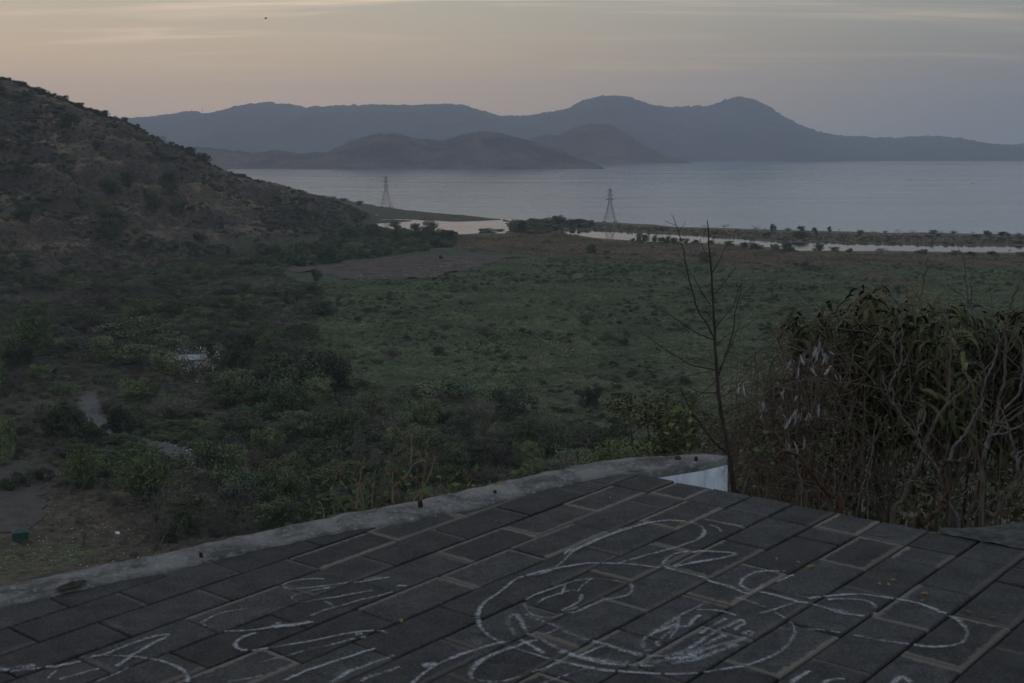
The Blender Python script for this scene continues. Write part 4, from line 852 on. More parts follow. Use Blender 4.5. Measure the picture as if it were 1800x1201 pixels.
for t in TREES:
    if t[6] < 330 and t[5] < 640:
        dd = np.interp(t[5], [c[0] for c in CREST], [c[2] for c in CREST])
        if abs(t[6] - np.interp(t[5], [c[0] for c in CREST], [c[1] for c in CREST])) < 14:
            q = at_dist(t[5], t[6], dd - 4); o_ = math.hypot(t[0][0], t[0][1]); t[1] *= dd / o_; t[2] *= dd / o_; t[0] = np.array([q[0], q[1], float(hz(q[0], q[1]))])
# labels: kind and size, then what it stands beside
MARKS = [('the white-roofed house', 330, 633), ('the gravel track', 200, 757), ('the gravel track', 300, 795), ('the bare yard', 70, 860), ('the green canopy tent', 35, 945), ('the bare clearing', 620, 470), ('the bare clearing', 800, 462), ('the small lagoon', 700, 395), ('the long lagoon', 1150, 418), ('the long lagoon', 1400, 434), ('the long lagoon', 1650, 438),
         ('the sand spit', 1350, 408), ('the sand spit', 1600, 412), ('the tumbledown shed', 62, 655), ('the right pylon', 1072, 390), ('the left pylon', 679, 366), ('the kerb', 700, 905), ('the kerb', 950, 850), ('the kerb', 450, 950), ('the spur ridge', 200, 225), ('the spur ridge', 330, 285), ('the spur slope', 250, 370), ('the spur foot', 380, 450), ('the spur foot', 100, 490), ('the green field', 800, 600), ('the green field', 1000, 560), ('the scrub valley', 200, 580), ('the scrub valley', 480, 660), ('the hill foot', 620, 790), ('the hill foot', 900, 800)]
names = {}
for t in TREES:
    px, py, kind = t[5], t[6], t[3]
    nm, mx, my = min(MARKS, key=lambda q: (q[1] - px) ** 2 + ((q[2] - py) * 2.2) ** 2)
    if nm in ('the green field', 'the scrub valley', 'the hill foot'): rel = 'in'
    elif nm in ('the spur ridge', 'the spur slope'): rel = 'on'
    elif nm in ('the sand spit',): rel = 'on'
    elif nm == 'the spur foot': rel = 'at'
    elif nm == 'the kerb': rel = 'beyond'
    elif abs(px - mx) > 3.0 * abs(py - my) and 'lagoon' not in nm: rel = 'left of' if px < mx else 'right of'
    else: rel = 'behind' if py < my else 'in front of'
    size = 'big ' if t[2] > 13 and t[1] > 13 else ('small ' if t[1] < 6 else '')
    t.append((size + DESC[kind], rel + ' ' + nm)); names.setdefault(t[-1], []).append(t)
OW = 'first second third fourth fifth sixth seventh eighth ninth tenth eleventh twelfth thirteenth fourteenth fifteenth sixteenth seventeenth eighteenth nineteenth twentieth'.split()
def ordinal(i, n):
    if i == 0: return 'leftmost'
    if i == n - 1: return 'rightmost'
    return OW[i] + ' from left' if i <= (n - 1) / 2 else OW[n - 1 - i] + ' from right'
for (d_, w_), L_ in names.items():
    L_.sort(key=lambda t: t[5]); many = len(L_)
    for i, t in enumerate(L_):
        if many == 1: lab = d_ + ' ' + w_
        else: lab = ordinal(i, many) + ' ' + d_ + ' ' + w_
        p, W, Hh, kind = t[:4]; nm = 'bush' if kind in ('feather', 'dry') else ('shrub' if kind == 'creeper' else 'tree')
        root = empty(nm, (p[0], p[1], p[2] - .15), R.uniform(0, 6.28)); tag(root, lab, CATS.get(kind, 'tree'), 'trees and bushes of the valley and shore')
        s = R.uniform(.92, 1.08)
        c_ = link('crown', CROWN[kind][R.randint(0, 2)], root); c_.scale = (W / 2 * s, W / 2 / s, Hh * 1.02)
        if kind not in ('creeper',):
            tr = link('trunk', TRUNK[kind][R.randint(0, 1)], root); tr.scale = (W / 2 * .55, W / 2 * .55, Hh)
print('trees', len(TREES))

# ------------------------------------------------------------------ what nobody could count: ground cover
def stuff_scatter(name, X, Y, Z, S, meshes, mat_override=None, flat=.7, seed=1):
    rng = np.random.RandomState(seed); n = len(X)
    me = bpy.data.meshes.new(name); me.vertices.add(n); me.vertices.foreach_set('co', np.stack([X, Y, Z], 1).astype(np.float32).ravel())
    S = np.asarray(S, float); sx = S * rng.uniform(.8, 1.2, n); sy = S * rng.uniform(.8, 1.2, n); sz = S * flat * rng.uniform(.7, 1.3, n)
    a = me.attributes.new('scl', 'FLOAT_VECTOR', 'POINT'); a.data.foreach_set('vector', np.stack([sx, sy, sz], 1).astype(np.float32).ravel())
    a = me.attributes.new('rz', 'FLOAT', 'POINT'); a.data.foreach_set('value', rng.uniform(0, 6.28, n).astype(np.float32))
    a = me.attributes.new('pick', 'INT', 'POINT'); a.data.foreach_set('value', rng.randint(0, len(meshes), n).astype(np.int32))
    me.update(); o = link(name, me)
    ng = bpy.data.node_groups.new(name, 'GeometryNodeTree')
    ng.interface.new_socket('Geometry', in_out='INPUT', socket_type='NodeSocketGeometry'); ng.interface.new_socket('Geometry', in_out='OUTPUT', socket_type='NodeSocketGeometry')
    N = ng.nodes; L = ng.links; gi = N.new('NodeGroupInput'); go = N.new('NodeGroupOutput'); ip = N.new('GeometryNodeInstanceOnPoints'); gti = N.new('GeometryNodeGeometryToInstance')
    for k in reversed(meshes):
        src = bpy.data.objects.new('clump_source', k); oi = N.new('GeometryNodeObjectInfo'); oi.inputs['Object'].default_value = src; oi.inputs['As Instance'].default_value = True
        L.new(oi.outputs['Geometry'], gti.inputs[0])
    L.new(gi.outputs[0], ip.inputs['Points']); L.new(gti.outputs[0], ip.inputs['Instance']); ip.inputs['Pick Instance'].default_value = True
    def na(nm, typ):
        q = N.new('GeometryNodeInputNamedAttribute'); q.data_type = typ; q.inputs[0].default_value = nm; return q.outputs[0]
    L.new(na('pick', 'INT'), ip.inputs['Instance Index']); L.new(na('scl', 'FLOAT_VECTOR'), ip.inputs['Scale'])
    cx_ = N.new('ShaderNodeCombineXYZ'); L.new(na('rz', 'FLOAT'), cx_.inputs[2]); er = N.new('FunctionNodeEulerToRotation'); L.new(cx_.outputs[0], er.inputs[0]); L.new(er.outputs[0], ip.inputs['Rotation'])
    L.new(ip.outputs[0], go.inputs[0])
    md = o.modifiers.new('scatter', 'NODES'); md.node_group = ng
    tag(o, kind='stuff'); return o
def clump_mesh(kind, seed, mat, n=42, ls=.5):
    rng = np.random.RandomState(seed); m = MB()
    if kind == 'mat':
        a = rng.uniform(0, 6.28, n); r = np.sqrt(rng.rand(n)); z = (1 - r * r) * rng.uniform(.3, 1, n); P = np.stack([r * np.cos(a), r * np.sin(a), z], 1)
        m.quads(cards(P, np.stack([np.cos(a) * r, np.sin(a) * r, .9 + 0 * r], 1) + rng.randn(n, 3) * .45, ls * rng.uniform(.5, 1.2, n), .7, rng))
    elif kind == 'tuft':
        a = rng.uniform(0, 6.28, n); r = rng.rand(n) * .7; c = np.stack([r * np.cos(a), r * np.sin(a), 0 * r], 1); tip = c + np.stack([rng.randn(n) * .3, rng.randn(n) * .3, rng.uniform(.5, 1, n)], 1)
        w = np.stack([np.cos(a + 1.5), np.sin(a + 1.5), 0 * a], 1) * ls * .12; m.quads(np.stack([c - w, c + w, tip + w * .2, tip - w * .2], 1))
    elif kind == 'stone':
        o = [(math.cos(t) * rng.uniform(.7, 1.1), math.sin(t) * rng.uniform(.7, 1.1), 0) for t in np.linspace(0, 5.5, 6)]
        m.add(o + [(x * .6, y * .6, rng.uniform(.5, .9)) for x, y, z in o], [(i, (i + 1) % 6, 6 + (i + 1) % 6, 6 + i) for i in range(6)] + [tuple(range(6, 12))])
    return m.mesh('clump', mat)
MATS_G = [clump_mesh('mat', 500 + i, M['leaf_blue'] if i < 4 else M['leaf_mid'], 120, .25) for i in range(6)]
TUFT = [clump_mesh('tuft', 520 + i, M['grass_dry'], 40, 1.0) for i in range(3)]
def rand_ground(n, poly_px, seed):
    """n random spots on the land inside a photo-pixel outline, even over the ground"""
    rng = np.random.RandomState(seed); P = np.array([place(x, y)[:2] for x, y in poly_px]); x0, y0 = P.min(0); x1, y1 = P.max(0); X = rng.uniform(x0, x1, n * 4); Y = rng.uniform(y0, y1, n * 4)
    k = inpoly(X, Y, [tuple(p) for p in P]); X, Y = X[k][:n], Y[k][:n]; return X, Y, hz(X, Y)
AVOID = [CLEARING, YARD, strip([(152, 690), (158, 715), (165, 738), (190, 757), (225, 770), (262, 782), (305, 797), (345, 812), (385, 830)], 7), strip([(470, 472), (500, 468), (530, 463), (548, 458), (600, 450)], 9)]
def clear_of(X, Y, Z):
    k = Z > .4
    for p in AVOID: k &= ~(inpoly(X, Y, p) & (NR.rand(len(X)) < .9))
    return k
# green mat of the field
FIELD = [(330, 470), (540, 500), (900, 452), (1000, 448), (1300, 462), (1800, 470), (2150, 480), (2150, 760), (1200, 800), (700, 780), (500, 700), (300, 560)]
X, Y, Z = rand_ground(90000, FIELD, 11); d_, b_, h_ = zones(X, Y, Z); k = clear_of(X, Y, Z) & (d_ < .6 * NR.rand(len(X)) + .3); X, Y, Z = X[k], Y[k], Z[k]
dens = fbm(X, Y, 26, 4, .55, 3)
q_ = NR.rand(len(X)) < .55; X, Y, Z, dens = X[q_], Y[q_], Z[q_], dens[q_]; S = (1.1 + 1.3 * np.clip(dens + .1, 0, 1)) * NR.uniform(.6, 1.7, len(X)); stuff_scatter('creeper_mat', X, Y, Z - .15, S * 1.1, MATS_G, flat=.62, seed=5)
SHR = CROWN['creeper'] + CROWN['light'][:1]; DRK = CROWN['round'] + CROWN['light'] + CROWN['umbrella'][:1]; GRY = CROWN['bare'] + CROWN['dry']
X, Y, Z = rand_ground(4200, FIELD, 12); k = clear_of(X, Y, Z) & (fbm(X, Y, 70, 3, .5, 5) + .3 * fbm(X, Y, 15, 2, .5, 31) > .04); stuff_scatter('field_shrubs', X[k], Y[k], Z[k] - .2, NR.uniform(.8, 2.4, k.sum()), SHR + DRK[:3], flat=.95, seed=6)
X, Y, Z = rand_ground(9000, FIELD, 43); k = clear_of(X, Y, Z) & (fbm(X, Y, 24, 4, .6, 51) > .08); stuff_scatter('field_weeds', X[k], Y[k], Z[k] - .1, NR.uniform(.5, 1.7, k.sum()), CROWN['round'] + CROWN['creeper'], flat=.9, seed=44)
# dry grass belt
BELT = [(790, 415), (900, 412), (985, 410), (1060, 424), (1250, 430), (1400, 444), (1800, 448), (2150, 452), (2150, 520), (1500, 500), (1100, 470), (900, 460), (800, 450)]
X, Y, Z = rand_ground(26000, BELT, 13); d_, b_, h_ = zones(X, Y, Z); k = clear_of(X, Y, Z) & (d_ > .35); stuff_scatter('dry_grass', X[k], Y[k], Z[k] - .1, NR.uniform(.7, 1.7, k.sum()), TUFT, flat=.9, seed=7)
X, Y, Z = rand_ground(900, BELT, 14); k = clear_of(X, Y, Z) & (fbm(X, Y, 40, 3, .5, 8) > .1); stuff_scatter('belt_shrubs', X[k], Y[k], Z[k] - .1, NR.uniform(.7, 2.0, k.sum()), DRK[:3] + SHR, flat=1.0, seed=8)
# spit: dry scrub on both banks
n = 5200; s_ = NR.rand(n); px = 985 + 1160 * s_; up_ = np.interp(px, [985, 1040, 1150, 1300, 1400, 1800, 2150], [388, 391, 397.5, 404.5, 408, 415, 420]); lo_ = np.interp(px, [985, 1040, 1150, 1300, 1400, 1800, 2150], [403, 404, 409, 418.5, 425.5, 431.5, 436]); py = up_ + (lo_ - up_) * NR.rand(n)
G0 = np.array([ground(a, b, 2.2)[:2] for a, b in zip(px, py)]); Z = hz(G0[:, 0], G0[:, 1]); k = Z > .4; G0, Z = G0[k], Z[k]
k = NR.rand(len(Z)) < .66; stuff_scatter('dry_grass', G0[k, 0], G0[k, 1], Z[k] - .1, NR.uniform(.8, 1.9, k.sum()), TUFT, flat=.8, seed=9)
k = ~k; stuff_scatter('spit_scrub', G0[k, 0], G0[k, 1], Z[k] - .15, NR.uniform(.6, 2.1, k.sum()) * np.where(NR.rand(k.sum()) < .14, 1.6, 1), GRY + SHR + DRK[:2], flat=.9, seed=10)
PEN = [(888, 408), (900, 394), (940, 388), (1000, 388), (1040, 391), (1040, 402), (985, 404), (960, 412), (920, 414)]
X, Y, Z = rand_ground(260, PEN, 45); k = Z > .4; stuff_scatter('point_thicket', X[k], Y[k], Z[k] - .2, NR.uniform(1.5, 4.2, k.sum()), DRK + GRY[:2], flat=1.0, seed=46)
LS = [(560, 343), (640, 360), (700, 370), (800, 380), (870, 386), (800, 388), (700, 384), (640, 384), (600, 372)]
X, Y, Z = rand_ground(2600, LS, 33); k = Z > .4; k &= NR.rand(len(X)) < .45; stuff_scatter('spit_growth', X[k], Y[k], Z[k] - .15, NR.uniform(.5, 1.5, k.sum()), SHR + GRY, flat=.6, seed=34)
# scrub of the valley at the left and under the hill
VAL = [(-260, 520), (0, 490), (200, 475), (460, 470), (560, 510), (560, 620), (700, 720), (1000, 760), (1250, 790), (1250, 870), (1000, 880), (700, 935), (420, 985), (100, 1010), (-260, 1000)]
X, Y, Z = rand_ground(13500, VAL, 15); k = clear_of(X, Y, Z); X, Y, Z = X[k], Y[k], Z[k]; g = fbm(X, Y, 45, 3, .5, 7); px, py = to_px(X, Y, Z)
open_ = (sstep(330, 180, px) * sstep(860, 900, py)); k = NR.rand(len(X)) > open_ * .95; X, Y, Z, g = X[k], Y[k], Z[k], g[k]
a = g > .12 * np.sign(NR.rand(len(X)) - .3); stuff_scatter('valley_scrub', X[a], Y[a], Z[a] - .3, NR.uniform(1.1, 3.6, a.sum()), DRK + DRK + SHR, flat=.95, seed=11)
a = ~a; stuff_scatter('grey_scrub', X[a], Y[a], Z[a] - .2, NR.uniform(.9, 2.6, a.sum()), GRY, flat=.85, seed=12)
X, Y, Z = rand_ground(30000, VAL, 16); k = clear_of(X, Y, Z) & (NR.rand(len(X)) < .8); a = k & (fbm(X, Y, 30, 3, .5, 17) > -.05); stuff_scatter('low_growth', X[a], Y[a], Z[a] - .15, NR.uniform(.6, 1.5, a.sum()), MATS_G, flat=.7, seed=13)
a = k & ~a; stuff_scatter('dry_grass', X[a], Y[a], Z[a] - .1, NR.uniform(.5, 1.1, a.sum()), TUFT, flat=.7, seed=14)
sobel = lambda x: np.interp(x, [-442, -260, -150], [1.35, 1.0, .7])
# spur
n = 46000; X = NR.uniform(-880, -110, n); Y = NR.uniform(740, 1330, n); Z = hz(X, Y); h_ = sstep(4, 10, Z); g = fbm(X, Y, 55, 4, .55, 21); k = (h_ > .4) & (g + .35 * fbm(X, Y, 16, 2, .5, 25) > -.15 + .30 * NR.rand(n)); stuff_scatter('hill_scrub', X[k], Y[k], Z[k] - .3, NR.uniform(.8, 3.0, k.sum()) * (1 + .6 * np.clip(g[k], 0, 1)), DRK[:4] + CROWN['bare'] + CROWN['dry'] + CROWN['creeper'][:1], flat=.9, seed=15)
k = (h_ > .3) & (NR.rand(n) < .75); stuff_scatter('hill_grass', X[k], Y[k], Z[k] - .1, NR.uniform(.6, 1.6, k.sum()), TUFT, flat=.6, seed=16)
X = np.concatenate([np.interp(p_, [c[0] for c in CREST], cx) for p_ in [NR.uniform(-250, 640, 900)]]) + NR.randn(900) * 4; Y = np.interp(X, cx, cyy) + NR.randn(900) * 7; Z = hz(X, Y); k = (Z > 3) & (fbm(X, Y, 20, 3, .5, 2) > -.25); stuff_scatter('crest_scrub', X[k], Y[k], Z[k] - .3, NR.uniform(.8, 2.6, k.sum()) * sobel(X[k]), DRK[:4] + CROWN['bare'], flat=1.1, seed=26)
TOE = [(440, 478), (470, 452), (560, 426), (640, 398), (745, 400), (800, 414), (800, 434), (700, 448), (560, 466), (470, 482)]
X, Y, Z = rand_ground(1500, TOE, 27); k = clear_of(X, Y, Z); stuff_scatter('toe_thicket', X[k], Y[k], Z[k] - .3, NR.uniform(1.6, 4.6, k.sum()), DRK + SHR, flat=1.0, seed=28)
GAP = [(-260, 430), (0, 440), (200, 428), (330, 425), (470, 440), (480, 470), (330, 478), (100, 492), (-260, 530)]
X, Y, Z = rand_ground(5200, GAP, 37); k = clear_of(X, Y, Z); g = fbm(X, Y, 30, 3, .5, 4) > -.05; a = k & g; stuff_scatter('foot_scrub', X[a], Y[a], Z[a] - .3, NR.uniform(.9, 3.0, a.sum()), DRK + GRY[:4] + SHR, flat=.85, seed=38); a = k & ~g; stuff_scatter('grey_scrub', X[a], Y[a], Z[a] - .2, NR.uniform(.8, 2.4, a.sum()), GRY, flat=.8, seed=39)
M['outcrop'] = plain_mat('outcrop', (.062, .055, .050), .95, .4, .6); RK = [clump_mesh('stone', 640 + i, M['outcrop']) for i in range(5)]
X = NR.uniform(-880, -120, 9000); Y = NR.uniform(760, 1230, 9000); Z = hz(X, Y); k = (Z > 8) & (fbm(X, Y, 26, 4, .6, 41) > .16); stuff_scatter('rock_outcrops', X[k], Y[k], Z[k] - .4, NR.uniform(.7, 2.8, k.sum()), RK, flat=.8, seed=40)
# shingle and litter beside the track
M['litter'] = plain_mat('litter', (.45, .46, .48), .7, .5, 3)
X, Y, Z = rand_ground(700, [(250, 765), (340, 785), (420, 830), (400, 850), (320, 815), (240, 785)], 17); ST = [clump_mesh('stone', 600 + i, M['litter']) for i in range(3)]
k = (NR.rand(len(X)) < .35) & ~inpoly(X, Y, AVOID[2]); stuff_scatter('litter', X[k], Y[k], Z[k] + .15, NR.uniform(.08, .4, k.sum()), ST, flat=.5, seed=18)
X, Y, Z = rand_ground(400, [(700, 478), (860, 452), (880, 458), (740, 492), (600, 494), (560, 488)], 18); k = NR.rand(len(X)) < .5; stuff_scatter('litter', X[k], Y[k], Z[k] + .2, NR.uniform(.1, .45, k.sum()), ST, flat=.5, seed=19)
X, Y, Z = rand_ground(120, [(40, 950), (200, 900), (330, 990), (100, 1010)], 19); stuff_scatter('litter', X, Y, Z + .03, NR.uniform(.05, .22, len(X)), ST, flat=.5, seed=20)
# ------------------------------------------------------------------ plants at the edge of the platform
M['sapling_bark'] = bark_mat('sapling_bark', (.024, .020, .019), (.055, .046, .042), 30)
M['stem_brown'] = bark_mat('stem_brown', (.062, .050, .041), (.135, .110, .086), 30)
M['stem_grey'] = bark_mat('stem_grey', (.070, .066, .066), (.145, .138, .138), 30)
M['stem_red'] = bark_mat('stem_red', (.030, .021, .017), (.085, .045, .030), 14)
M['vine'] = bark_mat('vine', (.070, .055, .043), (.15, .12, .094), 40)
M['dead_leaf'] = leaf_mat('dead_leaf', (.16, .15, .15), (.30, .29, .30), sc=20)
M['mango'] = leaf_mat('mango', (.034, .042, .017), (.080, .086, .034), (.13, .115, .055), sc=9, drybias=.8)
M['mango_pale'] = leaf_mat('mango_pale', (.070, .075, .030), (.13, .13, .055), sc=12)
M['fresh'] = leaf_mat('fresh', (.055, .080, .022), (.105, .135, .038), sc=10)
M['weed_green'] = leaf_mat('weed_green', (.040, .062, .018), (.075, .100, .030), sc=8)
M['panicle'] = plain_mat('panicle', (.20, .175, .10), .9, .3, 40)
M['seed_head'] = plain_mat('seed_head', (.17, .095, .055), .9, .3, 60)
M['straw'] = bark_mat('straw', (.12, .098, .066), (.22, .18, .12), 40)
def local(root, p): return np.asarray(p, float) - np.array(root.location)
def trace(root, pts, dist, r0, r1, name, mat, n=6, jit_=.012, foot=None, dd=0.0):
    """a stem following the photograph, at its own distance, down to the soil when foot is set"""
    P = [at_dist(x, y, dist + dd * i / max(1, len(pts) - 1)) for i, (x, y) in enumerate(pts)]
    if foot: b = P[0].copy(); b[2] = float(hz(b[0], b[1])) - .05; P = [b] + P
    Q = catmull([tuple(p) for p in P], .09) if False else None
    # smooth in three dimensions
    A = np.array(P); Aa = np.vstack([2 * A[0] - A[1], A, 2 * A[-1] - A[-2]]); out = []
    for i in range(1, len(Aa) - 2):
        k = 5; t = np.arange(k)[:, None] / k
        out.append(.5 * (2 * Aa[i] + (Aa[i + 1] - Aa[i - 1]) * t + (2 * Aa[i - 1] - 5 * Aa[i] + 4 * Aa[i + 1] - Aa[i + 2]) * t ** 2 + (3 * Aa[i] - Aa[i - 1] - 3 * Aa[i + 1] + Aa[i + 2]) * t ** 3))
    A = np.vstack(out + [A[-1:]]); A = A + NR.randn(*A.shape) * jit_ * np.array([.5, 1, .4])
    m = MB(); m.tube([local(root, p) for p in A], list(np.linspace(r0, r1, len(A))), n); m.build(name, mat, root, smooth=True); return A
# bare sapling
b = at_dist(1300, 900, 8.0); sap = empty('sapling', (b[0], b[1], float(hz(b[0], b[1])))); tag(sap, 'thin leafless sapling with upswept twigs standing just beyond the white kerb end', 'sapling')
TR = trace(sap, [(1302, 905), (1290, 862), (1281, 800), (1270, 740), (1263, 690), (1258, 620), (1255, 560), (1252, 500), (1247, 440), (1244, 388)], 8.0, .021, .003, 'trunk', M['sapling_bark'], 8, .003, True)
for pts, r in [([(1258, 600), (1240, 565), (1228, 547), (1217, 512), (1208, 477), (1202, 443), (1194, 412), (1188, 392), (1181, 377)], .011), ([(1278, 797), (1262, 783), (1245, 765), (1220, 730), (1200, 690), (1187, 660)], .017), ([(1259, 650), (1220, 643), (1185, 625), (1150, 600), (1120, 578)], .009), ([(1253, 597), (1230, 588), (1205, 573), (1175, 552), (1145, 540)], .008),
               ([(1263, 660), (1275, 625), (1288, 585), (1292, 550), (1300, 520), (1304, 490)], .010), ([(1264, 650), (1280, 618), (1290, 596), (1300, 565)], .006), ([(1250, 540), (1232, 510), (1220, 488), (1214, 480)], .006), ([(1251, 482), (1262, 462), (1272, 440), (1281, 425)], .006), ([(1256, 580), (1270, 560), (1288, 540), (1300, 505), (1318, 490)], .006),
               ([(1260, 690), (1232, 690), (1200, 676), (1170, 678)], .006), ([(1256, 640), (1225, 630), (1195, 640)], .005), ([(1262, 700), (1290, 686), (1320, 660)], .006), ([(1250, 520), (1268, 505), (1285, 480), (1295, 470)], .005), ([(1258, 670), (1225, 700), (1212, 716)], .006), ([(1248, 455), (1238, 440), (1230, 418)], .004), ([(1246, 430), (1256, 415), (1262, 405)], .003),
               ([(1205, 460), (1192, 448), (1180, 446)], .003), ([(1192, 408), (1200, 398), (1206, 388)], .003), ([(1190, 396), (1176, 392), (1168, 388)], .003), ([(1256, 610), (1278, 590), (1300, 580), (1330, 560)], .005), ([(1252, 560), (1240, 548), (1222, 545)], .004), ([(1270, 760), (1262, 752), (1256, 742)], .004), ([(1272, 770), (1264, 766), (1256, 760)], .004), ([(1217, 512), (1206, 505), (1196, 504)], .003)]:
    trace(sap, pts, 8.0 + R.uniform(-.12, .12), r * .6, .0016, 'branch', M['sapling_bark'], 5, .004)
# clumps of drooping blade leaves
def blade_mesh(seed, mat, L_=.21, wdt=.032, curl=1.2):
    rng = random.Random(seed); m = MB(); n = 6; a = 0.35 + rng.uniform(-.2, .2); p = np.zeros(3); rows = []
    tw = rng.uniform(-.5, .5)
    for i in range(n + 1):
        t = i / n; w = wdt * (.25 + math.sin(math.pi * min(1, t * .93 + .06)) ** .8) * .5 if t < 1 else .001
        side = np.array([0, math.cos(tw * t), math.sin(tw * t)]); up_ = np.array([-math.sin(a), 0, math.cos(a)]) * .18
        rows.append(len(m.v)); m.v += [tuple(p + side * w + up_ * w), tuple(p), tuple(p - side * w + up_ * w)]
        p = p + np.array([math.cos(a), 0, math.sin(a)]) * L_ / n; a -= (curl + rng.uniform(-.1, .1)) * 2.1 / n * (0.5 + t)
    for i in range(n):
        b = rows[i]; c = rows[i + 1]; m.f += [(b, c, c + 1, b + 1), (b + 1, c + 1, c + 2, b + 2)]; m.m += [0, 0]
    return m.mesh('leaf', mat, smooth=True)
BL = [blade_mesh(s, M['mango'], R.uniform(.18, .26), R.uniform(.020, .028), R.uniform(1.0, 1.6)) for s in range(6)]
BLP = [blade_mesh(20 + s, M['mango_pale'], R.uniform(.15, .22), R.uniform(.024, .032), R.uniform(.9, 1.5)) for s in range(3)]
def mesh_np(me): return np.array([v.co[:] for v in me.vertices]), [tuple(p.vertices) for p in me.polygons]
BLN = [mesh_np(b) for b in BL]
def rot_mat(a, tilt, roll): return np.array((Matrix.Rotation(a, 3, 'Z') @ Matrix.Rotation(-tilt, 3, 'Y') @ Matrix.Rotation(roll, 3, 'X')))
def leafy_shrub(label, foot_px, dist, heads, single, seed, stems=5, inner=0):
    """heads: (px,py,spread) whorls of drooping leaves"""
    rng = random.Random(seed); f = at_dist(foot_px[0], foot_px[1], dist); z = float(hz(f[0], f[1])); root = empty('shrub', (f[0], f[1], z)); tag(root, label, 'shrub')
    m = MB(); cnt = 0; hp = []
    for (px, py) in heads:
        d = dist + rng.uniform(-1.1, .5); hp.append(at_dist(px, py, d))
    # stems up to the heads
    hs = sorted(range(len(hp)), key=lambda i: hp[i][2]); base = np.array([f[0], f[1], z])
    for s in range(stems):
        tgt = hp[rng.randrange(len(hp))]; mid_ = base * .45 + tgt * .55 + np.array([rng.uniform(-.12, .12), rng.uniform(-.2, .2), .05]); st = base + np.array([rng.uniform(-.22, .22), rng.uniform(-.22, .22), -.05])
        q = [st, st * .6 + mid_ * .4 + np.array([rng.uniform(-.05, .05), 0, 0]), mid_, tgt]; mm = MB(); mm.tube([local(root, p) for p in q], [.022, .017, .012, .005], 6); mm.build('stem', M['stem_brown'] if s % 2 else M['stem_grey'], root, smooth=True)
    tw = MB()
    for p in hp:
        q = p + np.array([rng.uniform(-.15, .15), rng.uniform(-.15, .15), -rng.uniform(.25, .5)]); tw.tube([local(root, q), local(root, (p + q) / 2 + np.array([.02, 0, 0])), local(root, p)], [.006, .005, .004], 4, cap=False)
    tw.build('twig', M['stem_brown'], root)
    for hi, p in enumerate(hp):
        for l in range(rng.randint(9, 15)):
            A = rot_mat(rng.uniform(0, 6.28), rng.uniform(-.7, .5), rng.uniform(-.5, .5)); off = np.array([rng.gauss(0, .03), rng.gauss(0, .03), rng.uniform(-.12, .05)]); sc = rng.uniform(.75, 1.15)
            if cnt < single and l < 4 and p[2] > np.percentile([h[2] for h in hp], 35):
                o = link('leaf', (BLP if rng.random() < .16 else BL)[rng.randrange(3)], root); o.matrix_local = Matrix.Translation(local(root, p + off).tolist()) @ (Matrix(A.tolist()) * sc).to_4x4(); cnt += 1
            else:
                V, Fc = BLN[rng.randrange(6)]; m.add((V * sc) @ A.T + local(root, p + off), Fc)
    o = m.build('foliage', M['mango'], root, smooth=True); o['kind'] = 'stuff'; return root, hp
rg = random.Random(31)
def heads(x0, x1, top, bot, n, seed):
    rng = random.Random(seed); out = []
    for _ in range(n):
        px = rng.uniform(x0, x1); t = np.interp(px, *top); py = t + rng.choice([0, 0, 8, 18, 30, -10]) + (bot - t) * rng.random() ** 1.2; out.append((px, py))
    return out
TOP = ([1340, 1400, 1450, 1500, 1520, 1560, 1600, 1630, 1680, 1720, 1770, 1860, 2100], [570, 545, 530, 530, 514, 535, 540, 525, 545, 555, 548, 540, 545])
leafy_shrub('shrub with drooping blade leaves and buff flower sprays, just right of the dry vine tangle', (1540, 880), 9.6, heads(1490, 1600, TOP, 760, 62, 1), 110, 41)
leafy_shrub('dark drooping-leaved shrub behind the forked grey stems', (1650, 900), 9.2, heads(1590, 1700, TOP, 770, 60, 2), 100, 42)
leafy_shrub('drooping-leaved shrub under the tallest pale bare twigs', (1745, 900), 9.8, heads(1690, 1790, TOP, 770, 58, 3), 80, 43)
leafy_shrub('drooping-leaved shrub cut by the right edge of the photo', (1850, 900), 9.4, heads(1780, 2000, TOP, 780, 95, 4), 60, 44)
leafy_shrub('small tuft of drooping leaves on thin stems above the dry vine tangle', (1440, 870), 9.9, heads(1395, 1475, ([1300, 1500], [540, 535]), 590, 9, 5), 40, 45, 3)
# buff flower sprays
for i, (px, py) in enumerate([(1495, 545), (1505, 562), (1540, 540), (1552, 548), (1612, 522), (1620, 528), (1640, 540), (1548, 575), (1600, 528)]):
    p = at_dist(px, py, 8.9); o = empty('flower_spray', p.tolist()); m = MB(); rng = random.Random(i); tag(o, ['buff', 'pale', 'feathery'][i % 3] + ' flower spray, ' + ordinal(sorted([1495, 1505, 1540, 1552, 1612, 1620, 1640, 1548, 1600]).index(px), 9) + ' on top of the drooping-leaved shrubs', 'flower', 'flower sprays on the shrubs')
    ax_ = np.array([rng.uniform(-.8, .8), rng.uniform(-.3, .3), .7]); ax_ /= np.linalg.norm(ax_)
    for j in range(34):
        t = rng.random(); c = ax_ * t * .14; d = np.array([rng.gauss(0, 1), rng.gauss(0, 1), rng.gauss(0, 1)]); d /= np.linalg.norm(d); e = c + d * .05 * (1.2 - t); m.tube([c, e], [.0022, .004], 4)
    m.tube([-ax_ * .2, ax_ * .14], [.004, .002], 4); m.build('blossom', M['panicle'], o)
